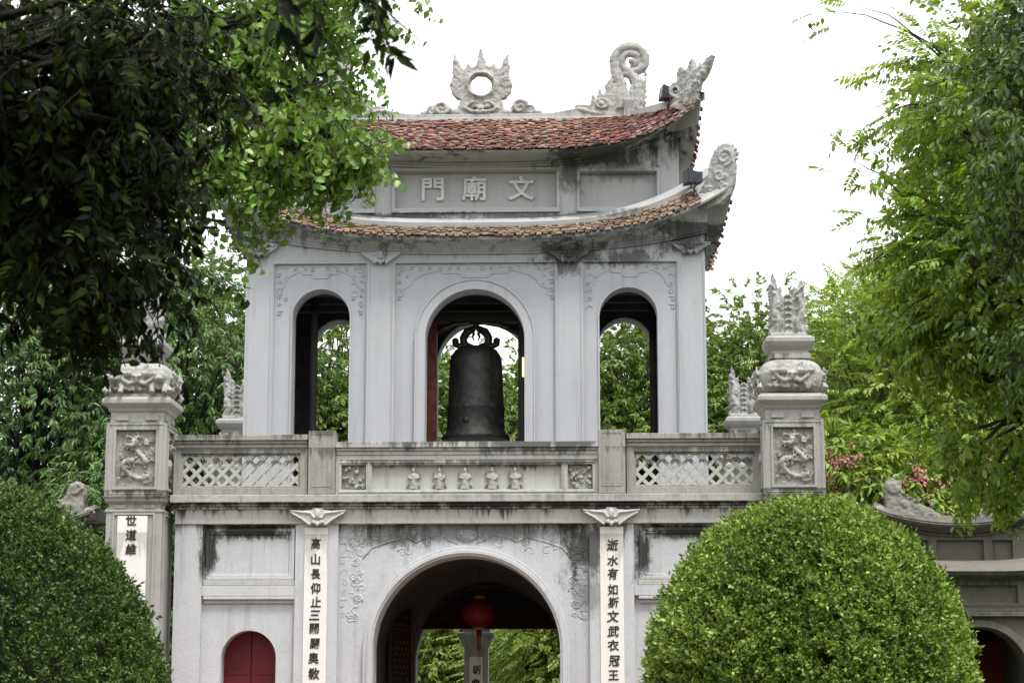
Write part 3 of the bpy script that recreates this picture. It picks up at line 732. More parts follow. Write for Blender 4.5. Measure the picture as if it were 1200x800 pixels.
# thin bead lines along the wall top
for zz, ww in ((9.875, 4.262), (9.915, 4.275)):
    q = side_pts(ww, 2.5-(ww-4.22), 2*YC-2.5+(ww-4.22), zz, .37, 2.8); mb.tube(q+[q[0]], .018, 5)
build('eave_cove', mb, M['wall_up'], G)
def tiles(mb, S, nu, nv, usp, width, length, th_=.018, jit=.012, lift=.012, umax=1):
    """S(u,v)->Vector on the roof skin; rows of small scale tiles lapping downhill"""
    for r in range(nv):
        v = r/nv
        for c in range(nu):
            u = -1+2*(c+(.5 if r % 2 else 0)+random.uniform(-.12, .12))/nu
            if abs(u) > umax: continue
            p = S(u, v); pu = S(min(1, u+.01), v)-S(max(-1, u-.01), v); pv = S(u, min(1, v+.02))-S(u, max(0, v-.02))
            if pu.length < 1e-5 or pv.length < 1e-5: continue
            a = pu.normalized(); b = (pv-a*pv.dot(a)).normalized(); nrm = a.cross(b)
            if nrm.z < 0: nrm = -nrm
            w_ = width*random.uniform(.82, 1.05)/2; L = length*random.uniform(.95, 1.1)
            q = p+nrm*random.uniform(0, jit)
            lo = q-b*random.uniform(.02, .09)+nrm*(lift+th_); hi = q+b*L+nrm*.0
            t2 = nrm*th_
            V = [lo-a*w_-t2, lo+a*w_-t2, hi+a*w_-t2, hi-a*w_-t2, lo-a*w_, lo+a*w_, hi+a*w_, hi-a*w_]
            mb.add(V, [(0,3,2,1),(4,5,6,7),(0,1,5,4),(1,2,6,5),(2,3,7,6),(3,0,4,7)])
def roof_skin(eave, top, sag=.0, pin=0, pin1=0):
    """eave, top: (W,y0,z0,h,p) ; top may be a ridge line given as (Wr, YC, z, 0, 1)"""
    def side(k):
        def S(u, v):
            W0, y0, z0, h0, p0 = eave; W1, y1, z1, h1, p1 = top
            D0 = YC-y0; D1 = YC-y1
            ze = z0+h0*abs(u)**p0; zt = z1+h1*abs(u)**p1
            z = ze+(zt-ze)*v-sag*math.sin(PI*v); kk = (pin+(pin1-pin)*v)*(1-u*u)
            if k == 0: return Vector((u*(W0+(W1-W0)*v), YC-(D0+(D1-D0)*v)+.4*kk, z))
            if k == 1: return Vector((W0+(W1-W0)*v-kk, YC+u*(D0+(D1-D0)*v), z))
            if k == 2: return Vector((-u*(W0+(W1-W0)*v), YC+(D0+(D1-D0)*v)-.4*kk, z))
            return Vector((-(W0+(W1-W0)*v)+kk, YC-u*(D0+(D1-D0)*v), z))
        return S
    return [side(k) for k in range(4)]
lowS = roof_skin((4.72, 1.95, 10.11, .93, 3.5), (4.38, 2.36, 10.36, .93, 3.5), pin=.33, pin1=.2)
mb = MB()
for k, S in enumerate(lowS):
    L = 9.4 if k % 2 == 0 else 4.7
    tiles(mb, S, int(L/.125), 5, 0, .105, .16, th_=.026, jit=.02, umax=.885 if k % 2 == 0 else .93)
LR = build('lower_roof_tiles', mb, M['tile_low'], G, fix=False)
# white rounded ledge above the lower tiles, and skirt up to the attic wall
mb = MB()
ring_loft(mb, [side_pts(4.5, 2.22, 2*YC-2.22, 10.27, .9, 3.5, pin=.2), side_pts(4.40, 2.34, 2*YC-2.34, 10.36, .93, 3.5, pin=.2), side_pts(4.42, 2.32, 2*YC-2.32, 10.44, .93, 3.5, pin=.2), side_pts(4.38, 2.36, 2*YC-2.36, 10.50, .93, 3.5, pin=.2), side_pts(4.26, 2.44, 2*YC-2.44, 10.52, .93, 3.5),
               side_pts(4.1, 2.52, 2*YC-2.52, 10.54, .8, 3.5), side_pts(3.7, 2.8, 2*YC-2.8, 10.62, .45, 3)])
build('roof_ledge', mb, M['attic'], G, smooth=False)
# ---- attic storey
mb = MB(); AW = 3.78; ya = 2.75
mb.box(-AW, AW, ya+.14, 2*YC-ya-.05, 10.3, 12.0)
xs2 = [AW-2*AW*i/30 for i in range(31)]
wz = lambda x: 11.50+.55*(abs(x)/3.78)**3
pan = [rect(-1.50, 1.50, 10.80, 11.50), rect(-3.36, -1.94, 10.80, 11.46), rect(1.94, 3.36, 10.80, 11.46)]
mb.slab([[(-AW, 10.4), (AW, 10.4)]+[(x, wz(x)+.1) for x in xs2]]+pan, ya, ya+.15)
mb.slab([[(-AW, 10.4), (AW, 10.4)]+[(x, wz(x)+.1) for x in xs2]], 2*YC-ya-.05, 2*YC-ya)
for s in (-1, 1): mb.box(*sorted((s*AW, s*(AW+.004))), ya+.05, 2*YC-ya-.05, 10.3, 11.7)
build('attic_wall', mb, M['attic'], G, bevel=.006)
mb = MB()
for a, b_, t in ((-1.50, 1.50, 11.50), (-3.36, -1.94, 11.46), (1.94, 3.36, 11.46)):
    frame_mb(mb, a-.06, b_+.06, 10.74, t+.06, .05, ya-.045, ya+.01)
    mb.box(a-.07, b_+.07, ya-.065, ya+.01, 10.70, 10.739)
build('panel_moulding', mb, M['attic'], G, bevel=.006)
mb = MB()
for zz, q in ((11.585, .03), (11.635, .055)):
    mb.tube([(x, ya-q+.01, zz-.0+.55*(abs(x)/3.78)**3) for x in xs2], .03, 6)
build('bead_moulding', mb, M['attic'], G)
L = [text('glyph', c, .48, (x, ya+.12, 11.155), M['letter_pale'], G, depth=.03, offset=.002) for c, x in zip('門廟文', (-.81, -.03, .84))]
for q in L: q.name = 'name_character'
# upper roof
EV = (4.16, 1.98, 11.72, .92, 4.7)
mb = MB()
rings = [side_pts(3.74, 2.79, 2*YC-2.79, 11.60, .55, 3)]+eave_cove((3.80, 2.73, 11.65, .55, 3), (4.14, 2.0, 11.68, .92, 4.7), pin=.18)
rings += [side_pts(4.17, 1.97, 2*YC-1.97, 11.71, .92, 4.7, pin=.18), side_pts(3.8, 2.4, 2*YC-2.4, 11.78, .8, 4.7), side_pts(3.2, 3.6, 2*YC-3.6, 12.2, .3, 3)]
ring_loft(mb, rings); build('upper_eave_cove', mb, M['attic'], G)
topS = roof_skin(EV, (2.86, YC-.02, 12.93, 0, 1), sag=.03, pin=.18)
mb = MB()
def clipS(S): return lambda u, v: S(u, v)
for k, S in enumerate(topS):
    L = 8.7 if k % 2 == 0 else 4.6
    tiles(mb, S, int(L/.105), 19 if k % 2 == 0 else 16, 0, .092, .17, th_=.022, jit=.032, lift=.014)
build('upper_roof_tiles', mb, M['tile_top'], G, fix=False)
mb = MB()                                                    # boarding under the tiles closes the roof
for S in topS+lowS:
    mb.loft([[tuple(S(-1+2*i/30, v/8)-Vector((0, 0, .03))) for i in range(31)] for v in range(9)])
build('roof_bedding', mb, M['ridge'], G)
mb = MB()
ridge = [(x, 12.86+.02*math.sin(x*9)) for x in (-2.95, 2.95)]
tp = [(2.95, 13.0), (2.6, 13.02), (2.2, 13.12), (1.8, 13.1), (1.4, 13.03), (.9, 13.02)]
poly = [(-2.95, 12.86), (2.95, 12.86)]+tp+[(-a, b) for a, b in tp[::-1]]
mb.slab([poly], YC-.14, YC+.14); mb.box(-2.95, 2.95, YC-.19, YC+.19, 12.84, 12.93)
for sx in (-1, 1):
    for sy in (-1, 1):                                         # hip ridges sweeping out to the corners
        a = [Vector((sx*2.86, YC+sy*.02, 12.93)), ]
        pts = []
        for i in range(17):
            t = 1-i/16; S = topS[0]; q = S(1, t); y = YC+sy*abs(q.y-YC); pts.append(Vector((sx*q.x, y, q.z)))
        w_ = .09
        rows = []
        for i, p in enumerate(pts):
            d = (pts[min(i+1, 16)]-pts[max(i-1, 0)]); d.z = 0; d.normalize(); nn = Vector((-d.y, d.x, 0))
            hgt = .13 if i > 1 else .1
            rows.append([tuple(p-nn*w_-Vector((0, 0, .03))), tuple(p-nn*w_+Vector((0, 0, hgt))), tuple(p+nn*w_+Vector((0, 0, hgt))), tuple(p+nn*w_-Vector((0, 0, .03)))])
        mb.loft(rows, True)
    mb.box(sx*2.9-.10, sx*2.9+.10, YC-.3, YC+.3, 12.8, 13.28)
build('roof_ridge', mb, M['ridge'], G, bevel=.012)

# ---- ridge and corner sculptures
def sun_disc():
    cx, y = .02, YC; z = 13.60; mb = MB()
    n = 28; mb.tube([(cx+.265*math.cos(2*PI*i/n), y, z+.265*math.sin(2*PI*i/n)) for i in range(n+1)], .085, 10)
    mb.tube([(cx+.235*math.cos(2*PI*i/n), y-.1, z+.235*math.sin(2*PI*i/n)) for i in range(n+1)], .025, 8)
    ring = [(cx+.20*math.cos(2*PI*i/n), z+.20*math.sin(2*PI*i/n)) for i in range(n)]
    out = [(0, .72), (.05, .52), (.09, .38), (.17, .36), (.24, .44), (.28, .34), (.32, .3), (.38, .42), (.45, .52), (.47, .62), (.50, .48), (.51, .34), (.46, .22),
           (.52, .14), (.56, 0), (.52, -.14), (.44, -.25), (.36, -.27), (.40, -.38), (.42, -.5), (.36, -.6), (.2, -.62), (0, -.62)]
    poly = [(cx+a*.98, z+b) for a, b in out]+[(cx-a*.98, z+b) for a, b in out[1:-1]][::-1]
    mb.slab([poly, ring], y-.07, y+.07)
    mb.tube([(cx, y, z+.30), (cx+.01, y, z+.48), (cx-.01, y, z+.6), (cx, y, z+.76)], [.1, .07, .045, .012], 8)
    for s in (-1, 1):
        mb.tube([(cx+s*.38, y, z+.22), (cx+s*.44, y, z+.36), (cx+s*.42, y, z+.46), (cx+s*.485, y, z+.62)], [.09, .07, .05, .012], 8)
        mb.spiral(cx+s*.44, z+.05, y-.06, .11, 1.6, PI/2, s, .03); mb.spiral(cx+s*.42, z+.24, y-.06, .08, 1.4, PI/2, -s, .026)
        mb.spiral(cx+s*.4, z-.13, y-.05, .08, 1.4, 0, s, .026)
        # mask below the ring
        mb.ball((cx+s*.11, y-.11, z-.43), (.055, .04, .045)); mb.tube([(cx+s*.04, y-.1, z-.36), (cx+s*.14, y-.13, z-.35), (cx+s*.24, y-.08, z-.42)], .03, 6)
        mb.tube([(cx, y-.12, z-.54), (cx+s*.15, y-.12, z-.53), (cx+s*.3, y-.08, z-.45)], .035, 6)
        # cloud scrolls at either side on the ridge
        mb.ball((cx+s*.72, y, z-.47), (.22, .09, .14)); mb.spiral(cx+s*.68, z-.44, y-.09, .14, 1.6, 0, s, .04)
        mb.spiral(cx+s*.86, z-.5, y-.07, .08, 1.3, PI/2, -s, .03); mb.ball((cx+s*.45, y-.02, z-.54), (.12, .1, .08)); mb.ball((cx+s*.95, y, z-.54), (.12, .07, .06))
    mb.ball((cx, y-.1, z-.46), (.06, .06, .07))
    for a in range(-3, 4): mb.tube([(cx+a*.05, y-.1, z-.58), (cx+a*.055, y-.12, z-.5)], .02, 5)
    return sculpt('sun_ornament', mb, M['carve'], G, voxel=.015, rough=.035, org=(cx, y, 12.98), smooth_it=1)
sd_ = sun_disc(); sd_.scale = (1.12, 1.1, 1.04)
def ridge_dragon():
    y = YC; mb = MB()
    # head biting the ridge, upright tail ending in a big open curl
    mb.slab([[(1.85, 13.05), (2.0, 13.12), (2.15, 13.2), (2.2, 13.42), (2.27, 13.30), (2.33, 13.53), (2.40, 13.37), (2.47, 13.5), (2.5, 13.68), (2.58, 13.72), (2.62, 13.52), (2.72, 13.5),
              (2.85, 13.45), (3.05, 13.5), (3.2, 13.45), (3.22, 13.2), (3.1, 13.0), (2.6, 12.9), (2.0, 12.95)]], y-.13, y+.13)
    mb.ball((2.38, y-.1, 13.2), (.17, .09, .12)); mb.tube([(2.38+.12*math.cos(a), y-.17, 13.2+.09*math.sin(a)) for a in [2*PI*i/14 for i in range(15)]], .025, 6); mb.ball((2.36, y-.18, 13.2), .045)
    mb.tube([(1.84, y-.1, 13.1), (2.0, y-.13, 13.08), (2.2, y-.13, 13.02), (2.45, y-.12, 13.02)], .04, 6); mb.tube([(1.86, y-.05, 13.16), (2.0, y-.1, 13.17), (2.15, y-.1, 13.15)], .04, 6)
    mb.spiral(1.92, 13.14, y-.06, .07, 1.2, PI, -1, .03)
    # tail stems
    mb.tube([(2.75, y, 13.1), (2.72, y, 13.4), (2.73, y, 13.65), (2.66, y, 13.85), (2.63, y, 14.05)], [.19, .16, .13, .11, .10], 10)
    mb.tube([(3.0, y, 13.1), (3.05, y, 13.4), (3.08, y, 13.65), (2.95, y, 13.82), (2.8, y, 13.85)], [.18, .17, .15, .10, .06], 10)
    for i in range(7): mb.tube([(2.66+.08*i, y-.12, 13.1+.02*i), (2.68+.07*i, y-.14, 13.35), (2.7+.06*i, y-.1, 13.55+.05*(i % 3))], [.03, .026, .012], 5)
    pts = []; rad = []
    for i in range(46):
        t = i/45; a = PI-2*PI*1.78*t; r_ = .345*(1-.76*t)
        pts.append((2.965+r_*math.cos(a)*1.0-.0, y, 14.10+r_*math.sin(a)*.95)); rad.append(.096-.03*t)
    mb.tube([(2.63, y, 14.0)]+pts, [.08]+rad, 10); mb.ball((2.97, y-.02, 14.08), (.07, .09, .07))
    for i in range(6): mb.tube([(3.14+.02*i, y, 13.2+.12*i), (3.24, y, 13.25+.12*i), (3.22, y, 13.32+.12*i)], [.04, .03, .01], 5)
    mb.tube([(2.5, y, 13.4), (2.48, y, 13.6), (2.56, y, 13.74), (2.64, y, 13.62)], [.05, .045, .035, .02], 6)
    mb.tube([(2.7, y, 13.5), (2.66, y, 13.66), (2.7, y, 13.75)], [.04, .03, .01], 6)
    return sculpt('ridge_dragon', mb, M['carve'], G, voxel=.015, rough=.03, org=(0, y, 12.9), smooth_it=1)
rd = ridge_dragon(); rd2 = dup(rd, G, scale=(-1, 1, 1))
def corner_phoenix():
    """built along +x in a plate, then turned to the diagonal of the roof corner"""
    mb = MB()
    out = [(-.45, -.15), (-.3, -.02), (-.42, .1), (-.47, .28), (-.38, .42), (-.27, .4), (-.28, .6), (-.2, .78), (-.1, .62), (-.05, .72), (.05, .92), (.1, .72), (.14, .6), (.22, .78), (.25, .66), (.38, .84), (.5, .9), (.42, .62), (.30, .38), (.22, .34), (.18, .1), (.16, -.1), (.05, -.3), (-.2, -.3)]
    mb.slab([out, [(-.30+.07*math.cos(a), .2+.09*math.sin(a)) for a in [2*PI*i/12 for i in range(12)]]], -.08, .08)
    mb.tube([(-.1, -.09, -.2), (0, -.1, .1), (.0, -.1, .4), (.1, -.06, .7)], [.06, .06, .05, .02], 6)
    mb.tube([(.1, .0, 0), (.16, -.1, .3), (.3, -.08, .55), (.45, 0, .85)], [.08, .06, .05, .02], 6)
    mb.spiral(-.3, .2, -.07, .14, 1.2, -PI/2, -1, .035); mb.spiral(-.3, .2, .07, .14, 1.2, -PI/2, -1, .035)
    for i in range(8): mb.tube([(-.2+.06*i, -.09, -.1+.04*i), (-.18+.06*i, -.11, .1+.04*i)], .02, 5)
    c = sculpt('corner_phoenix', mb, M['carve'], G, voxel=.016, rough=.04, org=(0, 0, 0), smooth_it=1)
    return c
cp = corner_phoenix()
a_ = math.radians(-32)
cp.location = (4.0, 2.12, 12.70); cp.rotation_euler = (0, 0, a_); cp.scale = (.95, 1, .8)
c2 = dup(cp, G, loc=(-4.0, 2.12, 12.70)); c2.scale = (-.95, 1, .8); c2.rotation_euler = (0, 0, -a_)
c3 = dup(cp, G, loc=(4.02, 2*YC-2.12, 12.80)); c3.rotation_euler = (0, 0, -a_)
c4 = dup(cp, G, loc=(-4.02, 2*YC-2.12, 12.80)); c4.scale = (-.95, 1, .8); c4.rotation_euler = (0, 0, a_)
def eave_curl():
    mb = MB()
    out = [(-.75, -.62), (-.5, -.38), (-.33, -.14), (-.30, .12), (-.22, .3), (-.12, .42), (0, .46), (.12, .42), (.18, .28), (.2, .05), (.18, -.25), (.10, -.5), (-.1, -.66), (-.4, -.74)]
    mb.slab([out], -.07, .07)
    mb.spiral(.0, .2, -.06, .17, 1.7, -PI/2, 1, .04, 28); mb.spiral(.0, .2, .06, .17, 1.7, -PI/2, 1, .04, 28)
    for i in range(9):
        a = PI*.95-i*PI*1.05/8; mb.ball((.0+.22*math.cos(a)*1.0, 0, .23+.22*math.sin(a)), .045)
    for i in range(10): mb.ball((.17-.028*i, 0, .02-.075*i+.02), .04)
    mb.spiral(-.1, -.12, -.07, .11, 1.4, 0, -1, .03); mb.spiral(-.3, -.42, -.07, .1, 1.4, 1, 1, .028); mb.spiral(-.0, -.35, -.07, .1, 1.3, 2, 1, .028)
    return sculpt('eave_curl', mb, M['carve'], G, voxel=.014, rough=.03, org=(0, 0, 0), smooth_it=1)
ec = eave_curl(); ec.location = (4.60, 2.06, 11.33); ec.rotation_euler = (0, 0, math.radians(-25))
for loc, sx, r in (((-4.60, 2.06, 11.33), -1, 25), ((4.60, 2*YC-2.06, 11.33), 1, 25), ((-4.60, 2*YC-2.06, 11.33), -1, -25)):
    q = dup(ec, G, loc=loc); q.scale = (sx, 1, 1); q.rotation_euler = (0, 0, math.radians(r))

# ------------------------------------------------------------------ bell and its frame
BX, BY = -.05, 4.0
BF = empty('bell_frame', (BX, BY, 5.16), 'dark timber frame holding the bell inside the upper arch', 'frame')
mb = MB()
mb.box(BX-.93, BX-.74, BY-.1, BY+.1, 5.17, 9.24)
build('post', mb, M['wood_red'], BF, bevel=.01)
build('post', MB().box(BX+.80, BX+.98, BY-.1, BY+.1, 5.17, 9.24), M['wood_dark'], BF, bevel=.01)
mb = MB(); mb.box(BX-1.1, BX+1.1, BY-.12, BY+.12, 8.86, 9.02); mb.tube([(BX-.9, BY, 8.62), (BX-.45, BY, 8.82), (BX, BY, 8.9), (BX+.45, BY, 8.82), (BX+.9, BY, 8.62)], .06, 8)
build('beam', mb, M['wood_dark'], BF, bevel=.01)
mb = MB()
for s in (-1, 1): mb.tube([(BX+s*.12, BY-.13, 8.83), (BX+s*.4, BY-.13, 8.80), (BX+s*.62, BY-.13, 8.72)], .012, 5)
build('painted_line', mb, M['gold'], BF)
BL = empty('temple_bell', (BX-.0, BY, 6.6), 'large dark bronze bell with bosses hanging in the central upper arch', 'bell')
prof = [(.0, 6.60), (.64, 6.60), (.685, 6.62), (.665, 6.68), (.60, 6.74), (.575, 6.80), (.565, 7.15), (.58, 7.18), (.58, 7.22), (.56, 7.25), (.55, 7.3), (.535, 7.8), (.52, 8.1), (.49, 8.22), (.42, 8.32), (.30, 8.38), (.15, 8.40), (.0, 8.40)]
prof = [(r*.95+(0 if r == 0 else 0), z) for r, z in prof]
mb = MB(); mb.lathe([(max(r, .001), z) for r, z in prof], (BX, BY, 0), 48)
build('bell_body', mb, M['bronze'], BL, smooth=True)
mb = MB()
for zz, r in ((6.86, .487), (6.90, .485), (7.02, .483), (7.17, .492), (7.24, .487), (7.28, .478), (8.12, .445)):
    mb.tube([(BX+r*math.cos(2*PI*i/40), BY+r*math.sin(2*PI*i/40), zz) for i in range(41)], .013, 5)
for k in range(4):
    a = PI/4+.35+k*PI/2
    for d in (-.05, .05): mb.tube([(BX+.475*math.cos(a+d), BY+.475*math.sin(a+d), 7.28), (BX+.458*math.cos(a+d), BY+.458*math.sin(a+d), 7.8), (BX+.44*math.cos(a+d), BY+.44*math.sin(a+d), 8.12)], .007, 4)
build('relief_band', mb, M['bronze'], BL, smooth=True)
for a in (-PI/2-.32, -PI/2+1.25, PI/2-.32, PI/2+1.25):
    for zz in (7.2, 6.93):
        c = Vector((BX+.48*math.cos(a), BY+.48*math.sin(a), zz)); build('boss', MB().ball(c, (.085, .1, .085), 14, 9), M['bronze'], BL, smooth=True)
mb = MB()
for s in (-1, 1):                                   # twin dragon loop
    mb.tube([(BX+s*.1, BY, 8.36), (BX+s*.2, BY, 8.44), (BX+s*.22, BY, 8.56), (BX+s*.15, BY, 8.68), (BX+s*.03, BY, 8.74)], [.09, .075, .065, .075, .06], 8)
    mb.tube([(BX+s*.16, BY, 8.44), (BX+s*.28, BY, 8.40), (BX+s*.36, BY, 8.44), (BX+s*.37, BY, 8.54)], [.06, .06, .05, .045], 8)
    mb.ball((BX+s*.35, BY, 8.5), (.06, .07, .07)); mb.ball((BX+s*.3, BY, 8.42), .055); mb.ball((BX+s*.2, BY, 8.62), .06)
    mb.tube([(BX+s*.03, BY, 8.66), (BX+s*.06, BY, 8.58), (BX+s*.03, BY, 8.5)], [.03, .02, .01], 6)
mb.tube([(BX, BY, 8.72), (BX, BY, 8.9)], .05, 8)
mb.v = [(BX+(p[0]-BX)*1.12, BY+(p[1]-BY)*1.3, 8.36+(p[2]-8.36)*1.02) for p in mb.v]
build('dragon_loop', mb, M['bronze'], BL, smooth=True)
wl = empty('wall_lamp', (.87, 3.98-.14, 7.97), 'small pale yellow lit lamp fixed beside the bell at the right jamb', 'lamp')
build('lamp_cover', MB().box(.83, .97, 3.80, 3.89, 7.79, 8.16), M['lampglow'], wl, bevel=.01)
build('lamp_back', MB().box(.84, .96, 3.89, 3.90, 7.77, 8.18), M['black_metal'], wl)

# ------------------------------------------------------------------ passage interior
mb = MB(); mb.box(-1.57, 1.57, 9.0, 9.15, 3.62, 4.2)
pf = empty('passage_screen', (0, 9.1, 0), 'dark timber screen with carved red beam closing the top of the passage', 'screen')
arc2 = [p for p in archpoly(0, 1.56, 3.0, 2.59, 30) if p[1] > 3.4]
build('boarding', MB().slab([[(-1.54, 3.45)]+[( -1.56*math.cos(PI*i/30), 2.59+1.56*math.sin(PI*i/30)) for i in range(7, 24)]+[(1.54, 3.45)]], 9.05, 9.1), M['wood_dark'], pf)
build('carved_beam', MB().box(-1.55, 1.55, 8.95, 9.15, 3.28, 3.58), M['beam_red'], pf, bevel=.01)
dl = empty('door_leaf', (-1.53, 2.6, 0), 'tall dark red timber door leaf folded open against the left of the passage', 'door')
d0 = Vector((-1.50, 2.6, 0)); d1 = Vector((-1.27, 4.3, 0)); dv = (d1-d0); nv = Vector((dv.y, -dv.x, 0)).normalized()
def leafbox(t0, t1, o0, o1, z0, z1):
    m = MB(); P4 = [d0+dv*t0+nv*o0, d0+dv*t1+nv*o0, d0+dv*t1+nv*o1, d0+dv*t0+nv*o1]
    m.add([(p.x, p.y, z0) for p in P4]+[(p.x, p.y, z1) for p in P4], [(0,3,2,1),(4,5,6,7),(0,1,5,4),(1,2,6,5),(2,3,7,6),(3,0,4,7)]); return m
build('leaf', leafbox(0, 1, -.03, .03, .05, 3.45), M['wood_dark'], dl)
m = MB()
for z in (3.28, 3.04, 3.12, 1.5, .2):
    q = leafbox(.04, .96, .03, .05, z, z+.035); m.add(q.v, q.f)
q = leafbox(.95, 1.0, .028, .06, .1, 3.4); m.add(q.v, q.f)
build('rail', m, M['wood_red'], dl)
m = MB()
for i in range(9):
    for j in range(11):
        if (i+j) % 2: q = leafbox(.1+.09*i, .1+.09*i+.05, .03, .045, 1.7+.11*j, 1.7+.11*j+.05); m.add(q.v, q.f)
build('fretwork', m, M['wood_red'], dl)
LN = empty('red_lantern', (.07, 3, 3.05), 'round red silk lantern hanging on a cord in the passage', 'lantern')
prof = [(.1, -.26)]+[(.325*math.sin(PI*i/16), -.265*math.cos(PI*i/16)) for i in range(2, 15)]+[(.1, .26)]
mb = MB(); rows = []
for r, z in prof: rows.append([(.07+r*(1-.025*(k % 2))*math.cos(2*PI*k/36), 3+r*(1-.025*(k % 2))*math.sin(2*PI*k/36), 3.34+z) for k in range(36)])
mb.loft(rows, True); build('shade', mb, M['lantern'], LN, smooth=True)
mb = MB(); mb.lathe([(.11, 0), (.11, .05), (.04, .07)], (.07, 3, 3.59), 16); mb.lathe([(.11, 0), (.11, -.04)], (.07, 3, 3.08), 16); build('cap', mb, M['gold'], LN)
mb = MB(); mb.tube([(.07, 3, 3.62), (.07, 3, 4.14)], .008, 5); build('cord', mb, M['black_metal'], LN)
mb = MB(); mb.tube([(.07, 3, 3.05), (.07, 3, 2.93)], [.045, .05], 8)
for i in range(7): mb.tube([(.07+.03*math.cos(i), 3+.03*math.sin(i), 2.94), (.07+.03*math.cos(i), 3+.035*math.sin(i), 2.70-.02*(i % 3))], .006, 4)
mb.tube([(.07, 3, 2.75), (.07, 3, 2.45)], .006, 4)
build('tassel', mb, M['lantern'], LN)

# ------------------------------------------------------------------ floodlights
def floodlight(loc, label, yaw, tilt=0):
    e = empty('floodlight', loc, label, 'floodlight', 'floodlights on the roof corners')
    R_ = Matrix.Rotation(yaw, 4, 'Z') @ Matrix.Rotation(tilt, 4, 'X')
    def tr(mb): mb.v = [tuple(Vector(loc)+R_ @ Vector(p)) for p in mb.v]; return mb
    mb = MB(); rows = [[(-.17, -.16, -.13), (.17, -.16, -.13), (.17, -.16, .13), (-.17, -.16, .13)], [(-.15, -.10, -.12), (.15, -.1, -.12), (.15, -.1, .12), (-.15, -.1, .12)], [(-.1, .1, -.08), (.1, .1, -.08), (.1, .1, .08), (-.1, .1, .08)]]
    mb.loft(rows, True); mb.f += [(3, 2, 1, 0), (8, 9, 10, 11)]
    for x in (-.1, -.05, 0, .05, .1): mb.box(x-.006, x+.006, -.08, .13, -.1, .1)
    build('housing', tr(mb), M['black_metal'], e)
    build('glass', tr(MB().box(-.145, .145, -.168, -.161, -.105, .105)), M['glass'], e)
    mb = MB(); mb.tube([(-.18, 0, 0), (-.18, .0, -.15), (0, 0, -.2), (.18, 0, -.15), (.18, 0, 0)], .012, 5); mb.tube([(0, 0, -.2), (-.04, .0, -.32)], .012, 5); mb.tube([(0, 0, -.2), (.06, .04, -.34)], .012, 5)
    build('bracket', tr(mb), M['black_metal'], e)
    return e
floodlight((3.62, 2.75, 12.95), 'black floodlight tilted beside the upper roof corner ornament', math.radians(-80), math.radians(-8))
floodlight((4.02, 2.1, 11.17), 'black floodlight on legs on the lower eave corner beside the attic wall', math.radians(-75))

